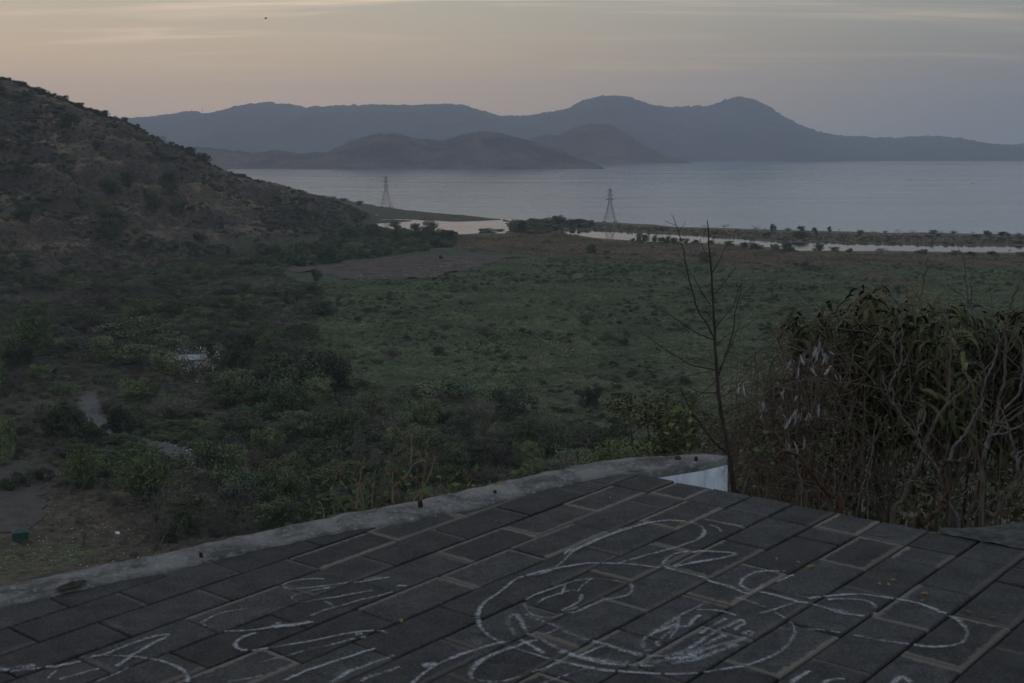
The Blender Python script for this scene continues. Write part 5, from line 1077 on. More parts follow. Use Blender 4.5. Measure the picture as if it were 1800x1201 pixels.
# tangle of dry vines with dead leaves
f = at_dist(1390, 900, 9.0); vt = empty('vine_tangle', (f[0], f[1], float(hz(f[0], f[1])))); tag(vt, 'brown tangle of dry vines hung with curled dead leaves between sapling and leafy shrubs', 'vines')
ENV = ([1280, 1310, 1345, 1380, 1420, 1470, 1520, 1560], [750, 645, 588, 556, 540, 545, 590, 630])
rng = random.Random(77); m = MB()
for i in range(1000):
    px = rng.uniform(1290, 1520); t = np.interp(px, *ENV); py = t + (870 - t) * rng.random() ** .9; d = rng.uniform(8.4, 10.2); P = [at_dist(px, py, d)]
    a = rng.uniform(0, 6.28); el = rng.gauss(-.1, .6); st = rng.uniform(.07, .16)
    for k in range(rng.randint(4, 8)):
        a += rng.gauss(0, .22); el += rng.gauss(-.07, .17); P.append(P[-1] + st * np.array([math.cos(a) * math.cos(el), .6 * math.sin(a) * math.cos(el), math.sin(el)]))
    q = to_px(*P[-1])
    if q[1] < np.interp(q[0], *ENV) - 20: continue
    m.tube([local(vt, p) for p in P], list(np.linspace(rng.uniform(.0030, .0058), .0016, len(P))), 3, cap=False)
o = m.build('fine_vines', M['vine'], vt); o['kind'] = 'stuff'
for pts, r in [([(1290, 740), (1330, 700), (1390, 672), (1450, 668), (1500, 690)], .006), ([(1340, 560), (1368, 548), (1400, 537)], .006), ([(1280, 690), (1330, 640), (1395, 600), (1440, 585)], .005), ([(1300, 720), (1350, 712), (1420, 702), (1470, 720)], .005), ([(1400, 905), (1420, 820), (1432, 750), (1437, 670)], .016), ([(1385, 655), (1392, 690), (1398, 720)], .009), ([(1449, 555), (1468, 580), (1470, 640), (1480, 690)], .006), ([(1340, 600), (1380, 560), (1400, 540), (1430, 536)], .005), ([(1300, 790), (1360, 760), (1440, 745), (1480, 720)], .005), ([(1502, 625), (1540, 640), (1570, 660), (1620, 705)], .008), ([(1350, 660), (1400, 640), (1480, 640), (1530, 626)], .004)]:
    trace(vt, pts, R.uniform(8.3, 9.0), r, r * .45, 'vine', M['vine'] if r < .012 else M['stem_brown'], 5, .008, r > .012)
def curl_mesh(seed):
    rng = random.Random(seed); m = MB(); rows = []; p = np.zeros(3); a = -1.4 + rng.uniform(-.3, .3); n = 4
    for i in range(n + 1):
        w = .012 * math.sin(math.pi * (i + .6) / (n + 1.4)); rows.append(len(m.v)); m.v += [tuple(p + np.array([0, w, .006])), tuple(p), tuple(p + np.array([0, -w * .7, .008]))]; p = p + .022 * np.array([math.cos(a), rng.uniform(-.2, .2), math.sin(a)]); a += rng.uniform(-.5, .4)
    for i in range(n): b = rows[i]; c = rows[i + 1]; m.f += [(b, c, c + 1, b + 1), (b + 1, c + 1, c + 2, b + 2)]; m.m += [0, 0]
    return m.mesh('dead_leaf', M['dead_leaf'])
CUR = [curl_mesh(i) for i in range(5)]
for (px, py, n) in [(1297, 680, 3), (1345, 712, 5), (1340, 722, 4), (1368, 720, 5), (1388, 738, 4), (1398, 720, 5), (1410, 730, 6), (1420, 722, 6), (1438, 716, 7), (1425, 640, 5), (1436, 612, 8), (1445, 622, 5), (1455, 620, 4), (1405, 635, 4), (1400, 642, 4), (1385, 775, 4), (1395, 780, 4), (1440, 605, 4), (1400, 700, 3), (1375, 690, 3), (1378, 682, 2), (1415, 770, 3), (1460, 640, 3), (1470, 665, 3)]:
    for _ in range(n):
        o = link('dead_leaf', CUR[R.randrange(5)], vt); p = at_dist(px + R.gauss(0, 4), py + R.gauss(0, 5), R.uniform(8.3, 8.8)); s = R.uniform(.5, 1.0); o.matrix_local = Matrix.Translation(local(vt, p).tolist()) @ Matrix.Rotation(R.uniform(0, 6.28), 4, 'Z') @ Matrix.Rotation(R.gauss(0, .4), 4, 'X') @ Matrix.Diagonal((s, s, s, 1))
rng = random.Random(78); m = MB()
for i in range(600):
    px = rng.uniform(1480, 1900); t = np.interp(px, *TOP) + 25; py = t + (905 - t) * rng.random() ** .8; d = rng.uniform(7.9, 10.0); P = [at_dist(px, py, d)]; a = rng.uniform(0, 6.28); el = rng.gauss(.95, .45); st = rng.uniform(.06, .15)
    for k in range(rng.randint(3, 7)):
        a += rng.gauss(0, .15); el += rng.gauss(0, .10); P.append(P[-1] + st * np.array([math.cos(a) * math.cos(el), .6 * math.sin(a) * math.cos(el), math.sin(el)]))
    q = to_px(*P[-1])
    if q[1] < np.interp(q[0], *TOP) - 22: continue
    m.tube([tuple(p) for p in P], list(np.linspace(rng.uniform(.002, .0045), .0012, len(P))), 3, cap=False)
o = m.build('twigs', M['stem_brown']); o['kind'] = 'stuff'
# bare stems in front of the shrubs
def bare(label, foot, dist, stems, seed):
    f = at_dist(foot[0], foot[1], dist); root = empty('bare_shrub', (f[0], f[1], float(hz(f[0], f[1])))); tag(root, label, 'shrub', 'bare-stemmed shrubs along the far edge of the pavement'); rng = random.Random(seed)
    for (mat, r0, r1, ft, pts) in stems:
        dd = rng.uniform(-.2, .25); A = trace(root, pts, dist + dd, r0 * .8, r1 * .75, 'stem', M[mat], 7, .008, ft)
        if r0 > .008:
            for _ in range(3):
                i = rng.randrange(len(A) // 3, len(A)); p = A[i]; q = [p]
                if to_px(*p)[1] < 590: continue
                a = rng.uniform(0, 6.28); el = rng.uniform(.3, 1.1)
                for k in range(4): q.append(q[-1] + rng.uniform(.03, .065) * np.array([math.cos(a) * math.cos(el), .5 * math.sin(a), math.sin(el)])); a += rng.gauss(0, .3); el += rng.gauss(0, .2)
                mm = MB(); mm.tube([local(root, x) for x in q], list(np.linspace(r0 * .35, .0018, 5)), 4); mm.build('twig', M[mat], root)
    return root
bare('bare shrub with a dark reddish arching stem at the foot of the vine tangle', (1476, 898), 7.4, [('stem_red', .020, .012, True, [(1478, 900), (1461, 873), (1443, 855), (1422, 826), (1400, 799), (1378, 795), (1362, 806)]), ('stem_brown', .008, .004, True, [(1420, 905), (1412, 860), (1405, 820), (1398, 790)]), ('stem_brown', .007, .003, True, [(1440, 900), (1446, 840), (1460, 790), (1470, 750)]), ('stem_grey', .006, .003, True, [(1408, 880), (1402, 830), (1406, 800)])], 1)
bare('bare shrub with a tall forked brown stem, left of the peeling red stem', (1573, 916), 7.6, [('stem_brown', .022, .009, True, [(1570, 920), (1587, 878), (1602, 842), (1616, 810), (1627, 779), (1643, 743), (1661, 714), (1668, 690), (1670, 640), (1671, 580)]), ('stem_grey', .011, .005, False, [(1609, 785), (1616, 754), (1627, 725), (1619, 716), (1625, 704)]), ('stem_brown', .014, .008, False, [(1611, 770), (1593, 743), (1575, 718), (1562, 698), (1556, 680), (1550, 652)]), ('stem_grey', .010, .004, False, [(1562, 690), (1567, 670), (1582, 642), (1585, 600), (1585, 522)]), ('stem_brown', .008, .004, True, [(1505, 912), (1515, 860), (1530, 810), (1545, 760), (1560, 730)]), ('stem_grey', .007, .003, True, [(1525, 915), (1524, 860), (1530, 820), (1535, 770), (1540, 740)]), ('sapling_bark', .016, .008, True, [(1560, 905), (1572, 870), (1556, 830), (1562, 790)]),
      ('stem_brown', .010, .005, False, [(1655, 725), (1678, 700), (1700, 682), (1720, 660), (1752, 630)])], 2)
bare('bare shrub with a peeling orange-red lower stem', (1618, 925), 7.3, [('stem_red', .020, .017, True, [(1612, 930), (1620, 923), (1638, 909), (1654, 894), (1662, 880)]), ('stem_red', .016, .012, False, [(1660, 884), (1665, 873), (1661, 846), (1656, 824), (1668, 808)]), ('stem_grey', .013, .006, False, [(1667, 810), (1679, 783), (1699, 761), (1710, 736), (1724, 709), (1732, 670), (1747, 640), (1755, 605), (1755, 575)]), ('stem_brown', .007, .004, False, [(1668, 810), (1690, 808), (1705, 795), (1712, 760), (1713, 720)]), ('stem_brown', .007, .003, False, [(1663, 878), (1690, 872), (1705, 850), (1712, 820), (1716, 780)])], 3)
bare('pale bare shrub leaning left over the red-barked stem', (1683, 932), 7.9, [('stem_grey', .018, .009, True, [(1683, 935), (1670, 889), (1647, 826), (1627, 797), (1612, 780)]), ('stem_brown', .012, .007, True, [(1700, 930), (1712, 880), (1722, 830), (1735, 780), (1742, 740)]), ('stem_grey', .006, .003, False, [(1660, 860), (1640, 840), (1622, 842), (1590, 850), (1560, 870), (1530, 880)]), ('stem_brown', .006, .003, True, [(1640, 930), (1650, 880), (1660, 840), (1665, 780), (1668, 720)])], 4)
bare('tall bare shrub with a thin leader reaching above the leafy shrubs', (1660, 900), 8.4, [('stem_brown', .015, .006, True, [(1668, 900), (1660, 800), (1652, 705), (1645, 655), (1630, 605), (1617, 567), (1615, 550), (1620, 517), (1627, 480), (1632, 452)]), ('stem_brown', .008, .003, False, [(1614, 556), (1595, 552), (1580, 538), (1565, 520), (1552, 503)])], 5)
bare('stout grey-brown bare shrub at the right edge of the photo', (1735, 925), 7.2, [('stem_brown', .024, .015, True, [(1730, 930), (1748, 905), (1769, 876), (1791, 844), (1812, 820)]), ('stem_grey', .012, .008, False, [(1792, 842), (1787, 810), (1778, 770), (1768, 743)]), ('stem_brown', .020, .010, True, [(1726, 920), (1728, 815), (1737, 781), (1751, 747), (1771, 741), (1810, 714)]), ('stem_grey', .014, .007, False, [(1732, 790), (1742, 768), (1765, 762), (1810, 740)]), ('stem_brown', .013, .006, False, [(1752, 746), (1757, 700), (1767, 655), (1766, 605), (1767, 567), (1775, 542), (1787, 510), (1795, 478)]), ('stem_grey', .010, .005, False, [(1766, 722), (1790, 692), (1797, 655), (1797, 620)]), ('stem_brown', .008, .004, True, [(1710, 930), (1745, 880), (1780, 850), (1800, 820)])], 6)
bare('slender pale bare shrub forking like antlers above the drooping leaves', (1745, 860), 9.0, [('stem_grey', .012, .006, True, [(1758, 800), (1748, 680), (1722, 600), (1710, 550), (1707, 530)]), ('stem_grey', .006, .002, False, [(1707, 532), (1707, 505), (1709, 480), (1711, 455)]), ('stem_grey', .007, .002, False, [(1703, 533), (1685, 515), (1672, 507), (1664, 492), (1660, 470)]), ('stem_brown', .006, .002, False, [(1708, 540), (1698, 505), (1696, 470), (1685, 430)]), ('stem_grey', .004, .002, False, [(1708, 515), (1725, 500), (1734, 478)])], 7)
# small leafy sprigs among the stems
def sprig(label, px, py, dist, n, L_, mat, wide=.45, seed=0, cat='plant', spread=.13, tall=.12, group=None):
    rng = np.random.RandomState(seed); p = at_dist(px, py, dist); root = empty('plant', (p[0], p[1], float(hz(p[0], p[1])))); tag(root, label, cat, group); c0 = local(root, p)
    st = MB(); m = MB()
    for s in range(4):
        e = c0 + rng.randn(3) * np.array([spread, spread, tall * .6]) ; st.tube([np.array([rng.randn() * .05, rng.randn() * .05, -.03]), c0 * .5 + rng.randn(3) * .05, e], [.006, .004, .002], 4)
    C = c0 + rng.randn(n, 3) * np.array([spread, spread * .8, tall]); m.quads(cards(C, rng.randn(n, 3) * .5 + np.array([0, -.4, .8]), .55 * L_ * rng.uniform(.6, 1.3, n), wide, rng))
    st.build('stem', M['stem_brown'], root); o = m.build('foliage', mat, root); return root
SP = [('broad pale-leaved seedling behind the kerb left of the sapling', 1215, 768, 9.5, 40, .10, 'fresh', .75), ('small green sprig at the foot of the sapling', 1305, 868, 7.8, 40, .05, 'weed_green', .6), ('broad-leaved green seedling under the vine tangle', 1345, 805, 8.4, 46, .08, 'weed_green', .75), ('bright ferny sprig between vine tangle and grey stems', 1470, 775, 7.9, 70, .045, 'fresh', .4), ('pale green sprig on the forked grey stems', 1575, 735, 8.0, 50, .04, 'fresh', .6), ('small green sprig beside the red-barked stem', 1690, 880, 7.9, 60, .05, 'weed_green', .6), ('bright sprig at the right edge of the photo near the kerb', 1760, 850, 8.2, 70, .05, 'fresh', .7), ('green sprig low between bare stems', 1620, 850, 8.0, 50, .05, 'weed_green', .5), ('bright green leaf tuft behind the sapling trunk', 1285, 612, 10.5, 60, .07, 'fresh', .5), ('bright leafy tip high at the right edge of the photo', 1785, 500, 9.6, 60, .05, 'fresh', .6), ('sprig with yellow-green leaves over the thin stems', 1700, 770, 8.1, 40, .045, 'fresh', .6), ('low weed in the gap below the drooping leaves', 1555, 850, 8.6, 60, .06, 'weed_green', .6)]
for i, s in enumerate(SP): sprig(s[0], s[1], s[2], s[3], int(s[4] * .7), s[5], M[s[6]], s[7], 60 + i)
# undergrowth on the shelf behind the stems
rng = np.random.RandomState(5); n = 17000; px = rng.uniform(1290, 2050, n); d = rng.uniform(9.0, 17.0, n); x = (px - 900) / F * d; z0 = hz(x, d); topz = H - (np.interp(px, [1290, 1340, 1400, 1500, 1700, 2050], [800, 730, 650, 600, 600, 600]) - 258) / F * d
z = z0 + (np.maximum(topz - z0, .2)) * rng.rand(n) ** 1.2; k = z < topz
m = MB(); m.quads(cards(np.stack([x, d, z], 1)[k], rng.randn(k.sum(), 3) * .6 + np.array([0, -.2, .6]), rng.uniform(.04, .13, k.sum()), .5, rng)); o = m.build('undergrowth', leaf_mat('undergrowth', (.032, .036, .018), (.072, .072, .036), (.10, .082, .056), sc=2.2)); tag(o, kind='stuff')
m = MB(); n = 5200; px = rng.uniform(1290, 2050, n); d = rng.uniform(6.4, 12.5, n); x = (px - 900) / F * d; z0 = hz(x, d); k = (x * 0 + d) > 6.3
c = np.stack([x, d, z0 - .03], 1); h_ = rng.uniform(.15, .6, n); tip = c + np.stack([rng.randn(n) * .16, rng.randn(n) * .16, h_], 1); md_ = (c + tip) / 2 + np.stack([rng.randn(n) * .03, rng.randn(n) * .03, h_ * .12], 1); w = np.stack([rng.uniform(.003, .006, n), rng.randn(n) * .002, 0 * n * x], 1)
m.quads(np.stack([c - w, c + w, md_ + w * .8, md_ - w * .8], 1)); m.quads(np.stack([md_ - w * .8, md_ + w * .8, tip + w * .1, tip - w * .1], 1)); o = m.build('dry_grass', leaf_mat('shelf_grass', (.050, .050, .026), (.14, .115, .070), sc=3)); tag(o, kind='stuff')
# leafy tree below the kerb, behind the sapling
def slope_tree(label, px, py_top, dist, wpx, hpx, mat, ls, n, seed, asp=.42):
    rng = np.random.RandomState(seed); t = at_dist(px, py_top, dist); W = wpx * dist / F / 2; Hh = hpx * dist / F; base = np.array([t[0], t[1], float(hz(t[0], t[1]))]); root = empty('tree', base.tolist()); tag(root, label, 'tree'); m = MB()
    c0 = t - np.array([0, 0, Hh / 2]) - base
    for b in range(26):
        d = sphere_dirs(1, rng)[0]; c = c0 + d * np.array([W * .75, W * .75, Hh * .42]) * rng.rand() ** .4; r = W * rng.uniform(.2, .38); k = n // 26; dd = sphere_dirs(k, rng); P = c + dd * r * (rng.uniform(.4, 1.1, k) ** .5)[:, None] * np.array([1, 1, .7]); m.quads(cards(P, dd * .6 + np.array([0, 0, .6]) + rng.randn(k, 3) * .5, ls * rng.uniform(.6, 1.3, k), asp, rng))
    o = m.build('crown', mat, root); mm = MB(); mm.tube([np.array([0, 0, -.3]), c0 * .4 + np.array([.1, 0, 0]), c0], [.13, .09, .05], 7)
    for i in range(6): e = c0 + rng.randn(3) * np.array([W * .5, W * .5, Hh * .25]); mm.tube([c0 * .6, (c0 * .6 + e) / 2, e], [.05, .03, .012], 5)
    mm.build('trunk', M['bark'], root); return root
slope_tree('yellow-green leafy tree on the slope behind the sapling', 1165, 655, 22, 250, 250, leaf_mat('slope_leaf', (.048, .060, .022), (.105, .115, .045), sc=3), .085, 7800, 3)
slope_tree('dark leafy tree low on the slope right of the sapling', 1330, 690, 24, 160, 200, M['leaf_mid'], .10, 3600, 4)
slope_tree('dull green bush at the kerb corner below the yellow-green tree', 1090, 775, 17, 190, 110, M['leaf_mid'], .05, 4200, 6)
# weeds just beyond the kerb
def weed(label, px, py, dist, stalks, heads_, seed, green=0):
    rng = random.Random(seed); nr = np.random.RandomState(seed); f = at_dist(px, py, dist); root = empty('weed', (f[0], f[1], f[2] - .35)); tag(root, label, 'weed'); m = MB()
    for pts in stalks: A = trace(root, pts, dist + rng.uniform(-.1, .1), .0065, .0028, 'stalk', M['straw'], 5, .003)
    for (x, y) in heads_:
        p = local(root, at_dist(x, y, dist + rng.uniform(-.15, .15))); d = nr.randn(9, 3) * .008
        mm = MB(); mm.quads(cards(p + d * .8, nr.randn(9, 3), .015, .8, nr)); mm.build('seed_head', M['seed_head'], root)
        m.tube([p, p + np.array([rng.gauss(0, .03), rng.gauss(0, .02), -.12]), p + np.array([rng.gauss(0, .05), 0, -.3])], [.0014, .0016, .002], 3, cap=False)
    m.build('fine_stalks', M['straw'], root)
    if green:
        mm = MB(); C = local(root, at_dist(px, py, dist)) + nr.randn(green, 3) * np.array([.16, .1, .07]) + np.array([0, 0, -.06]); mm.quads(cards(C, nr.randn(green, 3) * .6 + np.array([0, -.3, .8]), .05 * nr.uniform(.5, 1.3, green), .45, nr)); mm.build('foliage', M['weed_green'], root)
weed('dead weed with two long bent straw stalks and rusty seed heads beyond the kerb', 725, 880, 7.2, [[(690, 890), (692, 860), (715, 835), (726, 818), (745, 808)], [(724, 888), (745, 855), (757, 832), (764, 805)], [(722, 818), (724, 790), (722, 765)], [(738, 884), (742, 870), (746, 850)]], [(731, 840), (705, 841), (687, 797), (714, 799), (735, 797), (749, 795), (764, 802), (750, 812), (732, 826), (697, 826), (679, 830), (686, 826), (716, 841), (771, 857), (790, 872), (739, 868)], 3)
weed('brown weed stems with scattered rusty seed heads over green leaves, left of the bent stalks', 650, 890, 7.0, [[(626, 898), (630, 865), (634, 835), (638, 815)], [(690, 890), (691, 860), (690, 830)], [(640, 885), (632, 858), (622, 840)], [(570, 915), (566, 890), (560, 880)]], [(631, 812), (642, 852), (632, 850), (602, 819), (594, 825), (641, 805), (690, 862), (699, 864), (680, 870), (623, 880), (663, 875)], 4, 160)
weed('low bright green weed leaning over the kerb', 795, 860, 6.6, [[(786, 874), (790, 862), (786, 850)]], [(822, 842), (821, 857), (789, 863), (757, 874)], 5, 110)
weed('leafy green weed at the left of the kerb weeds', 592, 890, 7.1, [[(590, 912), (586, 890), (592, 872)]], [(603, 878)], 6, 170)
weed('green leafy tip of a weed standing above the seed heads', 660, 818, 7.4, [[(652, 900), (656, 860), (660, 826)]], [], 7, 60)

# ------------------------------------------------------------------ pylons, shelters and birds
M['steel'] = plain_mat('steel', (.055, .048, .048), .6, .25, 4, .4)
M['steel_red'] = plain_mat('steel_red', (.16, .060, .050), .7, .2, 1)
M['conc'] = plain_mat('conc', (.10, .10, .10), .9, .2, 2)
def pylon(label, px, py, hpx, arms, seed, turn):
    p = place(px, py); d = math.hypot(p[0], p[1]); Hh = hpx * d / F; root = empty('transmission_tower', (p[0], p[1], max(p[2], .6)), turn); tag(root, label, 'pylon', 'pylons along the shore'); hw = Hh * .15; tw_ = Hh * .016; waist = .50; r = .15
    def half(t): return hw + (Hh * .036 - hw) * min(1, t / waist) if t < waist else Hh * .036 + (tw_ - Hh * .036) * (t - waist) / (.86 - waist)
    cs = [(-1, -1), (1, -1), (1, 1), (-1, 1)]
    for (a, b) in cs:
        m = MB(); m.tube([(a * half(t), b * half(t), t * Hh) for t in (0, .25, .5, .7, .86)], [r * 1.25, r * 1.1, r, r * .8, r * .7], 4); m.build('leg', M['steel'], root)
        m = MB(); m.box((a * half(0), b * half(0), .5), (1.3, 1.3, 1.8)); m.build('footing', M['conc'], root)
    lv = [0, .13, .24, .33, .41, .48, .55, .61, .67, .73, .79, .86]
    for t0, t1 in zip(lv, lv[1:]):
        for i in range(4):
            a, b = cs[i], cs[(i + 1) % 4]; m = MB(); A0 = np.array([a[0] * half(t0), a[1] * half(t0), t0 * Hh]); B0 = np.array([b[0] * half(t0), b[1] * half(t0), t0 * Hh]); A1 = np.array([a[0] * half(t1), a[1] * half(t1), t1 * Hh]); B1 = np.array([b[0] * half(t1), b[1] * half(t1), t1 * Hh])
            m.tube([A0, B1], r * .5, 3); m.tube([B0, A1], r * .5, 3); m.tube([A1, B1], r * .5, 3); m.build('brace', M['steel'], root)
    for (t, L_) in arms:
        m = MB(); z = t * Hh; l = L_ * Hh; hh = half(t)
        for s in (-1, 1):
            m.tube([(s * hh, 0, z), (s * l, 0, z + .2)], r * 1.5, 4); m.tube([(s * hh, 0, z + Hh * .035), (s * l, 0, z + .2)], r * 1.2, 4); m.tube([(s * l, 0, z + .2), (s * l, 0, z - 1.5)], r * .7, 4)
        m.build('crossarm', M['steel'], root)
    m = MB(); m.tube([(0, 0, .84 * Hh), (0, 0, Hh)], [r * 1.3, r * .8], 5); m.build('peak', M['steel_red'], root)
pylon('left lattice pylon with four concrete footings on the grassy spit', 679, 365.5, 62, [(.85, .085), (.74, .085), (.615, .085)], 1, .35)
pylon('right lattice pylon standing on the low scrubby spit beside the open bay', 1072, 391, 68, [(.80, .07), (.69, .07), (.575, .11)], 2, .1)
# mast on the far ridge
p = at_dist(356, 196, 9700); rm = empty('radio_mast', (p[0], p[1], p[2] - 6)); tag(rm, 'thin radio mast on the far left mountain ridge', 'mast'); m = MB(); m.tube([(0, 0, 0), (0, 0, 44)], [1.6, .9], 4); m.build('pole', M['steel'], rm); m = MB(); m.box((0, 0, 40), (4, 1, 2)); m.build('aerial', M['steel'], rm)
# canopy tent
M['tarp'] = plain_mat('tarp', (.012, .055, .040), .7, .15, 2); M['tarp_top'] = plain_mat('tarp_top', (.050, .066, .056), .8, .15, 2)
p = place(36, 951); ct = empty('canopy_tent', p.tolist(), .42); tag(ct, 'small dark green canopy tent with one side sheet on the bare yard', 'tent')
hs_ = 1.45
for (a, b) in ((-1, -1), (1, -1), (1, 1), (-1, 1)): m = MB(); m.tube([(a * hs_, b * hs_, -.1), (a * hs_, b * hs_, 2.15)], .03, 6); m.build('pole', M['steel'], ct)
m = MB(); e = hs_ + .08; V = [(-e, -e, 2.1), (e, -e, 2.1), (e, e, 2.1), (-e, e, 2.1), (-.15, 0, 2.95), (.15, 0, 2.95)]; m.add(V, [(0, 1, 5, 4), (1, 2, 5), (2, 3, 4, 5), (3, 0, 4)]); m.build('roof', M['tarp_top'], ct)
m = MB()
for (x0_, y0_, x1_, y1_) in ((-e, -e, e, -e), (e, -e, e, e), (e, e, -e, e), (-e, e, -e, -e)): m.add([(x0_, y0_, 2.1), (x1_, y1_, 2.1), (x1_ * 1.01, y1_ * 1.01, 1.85), (x0_ * 1.01, y0_ * 1.01, 1.85)], [(0, 1, 2, 3)])
m.build('valance', M['tarp'], ct)
m = MB(); ns = 8; vs = []
for i in range(ns + 1): x = -hs_ + 2 * hs_ * i / ns; w_ = .04 * math.sin(i * 2.1); vs += [(x, -hs_ - .02 + w_, 1.86), (x, -hs_ - .02 + w_ * 1.6, .35 + .06 * math.sin(i * 1.3))]
m.add(vs, [(2 * i, 2 * i + 2, 2 * i + 3, 2 * i + 1) for i in range(ns)]); m.build('side_sheet', M['tarp'], ct)
# house with pale sheet roof among the trees, and tumbledown shed
M['tin'] = plain_mat('tin', (.22, .245, .27), .5, .12, 1, .4); M['wallp'] = plain_mat('wallp', (.22, .21, .19), .9, .2, 2); M['darkw'] = plain_mat('darkw', (.03, .028, .026), .9, .3, 2); M['pane'] = plain_mat('pane', (.02, .025, .03), .15, .1, 1, .5)
def house(name, label, cat, px, py, L_, W, hh, turn, roofm, wallm, lift=0.0):
    p = place(px, py); r = empty(name, (p[0], p[1], p[2] - .1), turn); tag(r, label, cat); m = MB(); m.box((0, 0, hh / 2), (L_, W, hh)); m.build('wall', wallm, r)
    for s in (-1, 1):
        m = MB(); nx = 24; vs = []
        for i in range(nx + 1):
            x = -L_ / 2 - .4 + (L_ + .8) * i / nx; c = .04 * (i % 2); vs += [(x, 0, hh + W * .22 + c), (x, s * (W / 2 + .5), hh - .12 + c)]
        m.add(vs, [(2 * i, 2 * i + 2, 2 * i + 3, 2 * i + 1) for i in range(nx)]); m.build('roof', roofm, r)
    m = MB(); m.add([(-L_ / 2, -W / 2, hh), (-L_ / 2, W / 2, hh), (-L_ / 2, 0, hh + W * .21), (L_ / 2, -W / 2, hh), (L_ / 2, W / 2, hh), (L_ / 2, 0, hh + W * .21)], [(0, 1, 2), (3, 4, 5)]); m.build('gable', wallm, r)
    for x in (-L_ * .3, L_ * .28): m = MB(); m.box((x, -W / 2 - .01, hh * .58), (1.1, .06, 1.0)); m.build('window', M['pane'], r)
    m = MB(); m.box((0, -W / 2 - .015, 1.0), (.95, .06, 2.0)); m.build('door', M['darkw'], r); return r
house('house', 'small pale sheet-roofed house almost hidden by a pale-leaved bare tree', 'house', 338, 652, 9.5, 6, 4.6, .25, M['tin'], M['wallp'])
house('shed', 'dark tumbledown shed with scattered junk at the left edge of the scrub', 'shed', 78, 664, 6.5, 4, 2.4, -.2, plain_mat('oldtin', (.075, .075, .08), .7, .4, 2), M['darkw'])
junk = [('pale crate', (56, 650)), ('blue drum', (61, 658)), ('rusty crate', (64, 655)), ('white sack', (52, 662))]
for (nm, (x, y)), c in zip(junk, ((.20, .17, .13), (.05, .08, .16), (.10, .05, .04), (.22, .22, .22))):
    p = place(x, y); m = MB(); mt = plain_mat(nm.replace(' ', '_'), c, .8, .2, 4)
    if 'drum' in nm: m.tube([(0, 0, 0), (0, 0, .1), (0, 0, .8), (0, 0, .9)], [.28, .3, .3, .28], 12)
    elif 'sack' in nm: m.tube([(0, 0, 0), (0, .02, .25), (.03, 0, .5), (.02, 0, .62)], [.3, .36, .26, .08], 9)
    else: 
        m.box((0, 0, .06), (1.0, .7, .12)); m.box((0, -.33, .4), (1.0, .05, .55)); m.box((0, .33, .4), (1.0, .05, .55)); m.box((-.48, 0, .4), (.05, .6, .55)); m.box((.48, 0, .4), (.05, .6, .55))
    o = m.build(nm.split()[1], mt); o.location = p.tolist(); o.rotation_euler = (0, 0, R.uniform(0, 3)); tag(o, nm + ' lying beside the tumbledown shed', nm.split()[1])
p = place(206, 938); m = MB(); m.add([(-.5, -.2, 0), (.5, -.16, .05), (.55, .2, .22), (-.45, .16, .28), (0, .3, .4)], [(0, 1, 2, 4, 3)]); m.add([(-.5, -.2, -.02), (.5, -.16, .03), (.55, .2, .20), (-.45, .16, .26), (0, .3, .38)], [(3, 4, 2, 1, 0)]); o = m.build('paper_scrap', plain_mat('paper', (.62, .64, .66), .9, .1, 3)); o.location = p.tolist(); tag(o, 'white scrap of sheeting lying on the bare ground right of the thin tree', 'scrap')
# parked car at the lagoon's edge, seen as a dark speck
p = place(1399, 443); cr = empty('parked_car', p.tolist(), .1); tag(cr, 'tiny dark parked car beside the rounded tree on the bank of the long lagoon', 'car'); M['carp'] = plain_mat('carp', (.015, .018, .03), .3, .1, 1, .5)
m = MB(); m.add([(x, y, z) for (x, z) in ((-2.1, .35), (2.1, .35), (2.1, .85), (1.2, .95), (.7, 1.45), (-1.1, 1.45), (-1.8, .95), (-2.1, .9)) for y in (-.85, .85)], [(2 * i, 2 * ((i + 1) % 8), 2 * ((i + 1) % 8) + 1, 2 * i + 1) for i in range(8)] + [tuple(range(0, 16, 2))[::-1], tuple(range(1, 16, 2))]); m.build('body', M['carp'], cr)
for x in (-1.3, 1.3):
    for y in (-.85, .85): m = MB(); m.tube([(x, y - .1, .33), (x, y + .1, .33)], .33, 10); m.build('wheel', M['darkw'], cr)
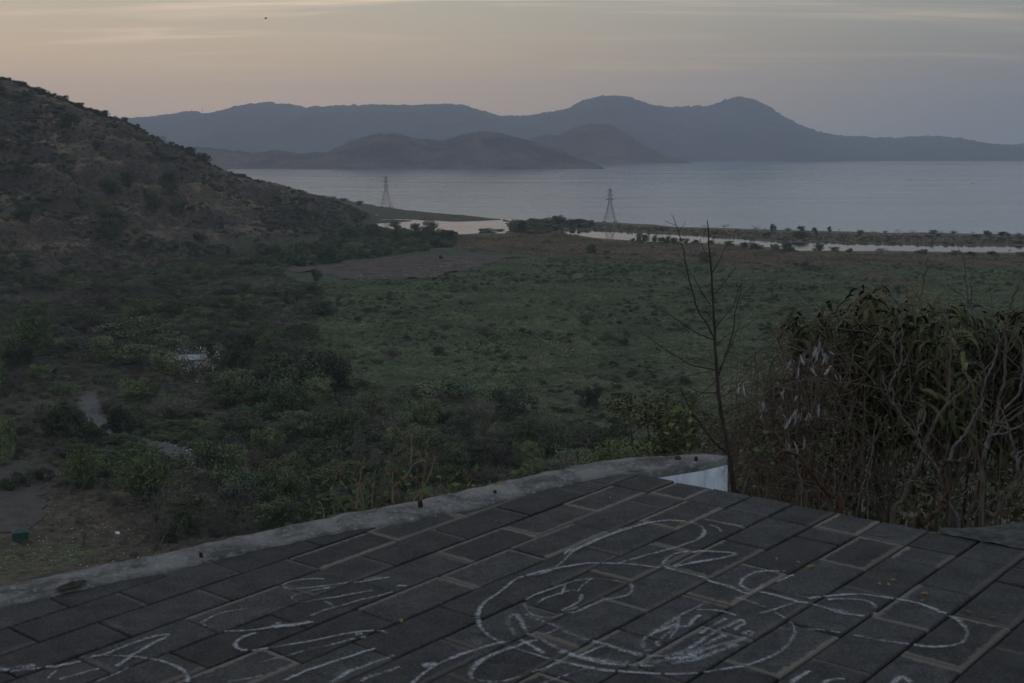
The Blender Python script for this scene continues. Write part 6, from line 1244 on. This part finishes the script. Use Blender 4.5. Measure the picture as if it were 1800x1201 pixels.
# birds
M['feather'] = plain_mat('feather', (.012, .012, .012), .8, .2, 10)
for (px, py, d, turn, flap, lab) in ((467, 33, 190, .6, .5, 'dark bird flying high in the sky above the mountains'), (1600, 318, 210, 1.2, .9, 'dark bird flying low over the bay'), (1710, 323, 260, .2, .15, 'small bird gliding over the bay at the right')):
    p = at_dist(px, py, d); b = empty('bird', p.tolist(), turn); tag(b, lab, 'bird', 'birds in flight'); m = MB(); m.tube([(-.2, 0, 0), (-.1, 0, .01), (.05, 0, .01), (.16, 0, .03), (.22, 0, .03)], [.02, .055, .065, .035, .008], 7); m.add([(-.18, -.03, 0), (-.18, .03, 0), (-.34, .06, 0), (-.34, -.06, 0)], [(0, 1, 2, 3)]); m.build('body', M['feather'], b, smooth=True)
    for s in (-1, 1):
        a1, a2 = flap, flap * .35; q1 = (0, s * .28 * math.cos(a1), .28 * math.sin(a1)); q2 = (-.12, q1[1] + s * .3 * math.cos(a2), q1[2] + .3 * math.sin(a2)); m = MB(); m.add([(.08, 0, .02), (.10, q1[1], q1[2]), (q2[0], q2[1], q2[2]), (-.08, q1[1], q1[2] - .01), (-.07, 0, .01)], [(0, 1, 3, 4), (1, 2, 3)]); m.build('wing', M['feather'], b)
# ------------------------------------------------------------------ evening haze over the whole view
m = MB(); x0, x1, y0, y1, z0, z1 = -11500, 11500, -1000, 12000, -4.0, 640.0
m.add([(x, y, z) for z in (z0, z1) for (x, y) in ((x0, y0), (x1, y0), (x1, y1), (x0, y1))], [(3, 2, 1, 0), (4, 5, 6, 7), (0, 1, 5, 4), (1, 2, 6, 5), (2, 3, 7, 6), (3, 0, 4, 7)])
hm = bpy.data.materials.new('haze'); hm.use_nodes = True; nt = hm.node_tree; nt.nodes.remove(nt.nodes['Principled BSDF'])
pv = nt.nodes.new('ShaderNodeVolumePrincipled'); pv.inputs['Density'].default_value = HAZE_DENSITY; pv.inputs['Color'].default_value = (*HAZE_COLOR, 1); pv.inputs['Anisotropy'].default_value = 0.2
nt.links.new(pv.outputs[0], nt.nodes['Material Output'].inputs['Volume'])
tag(m.build('haze', hm), kind='stuff')
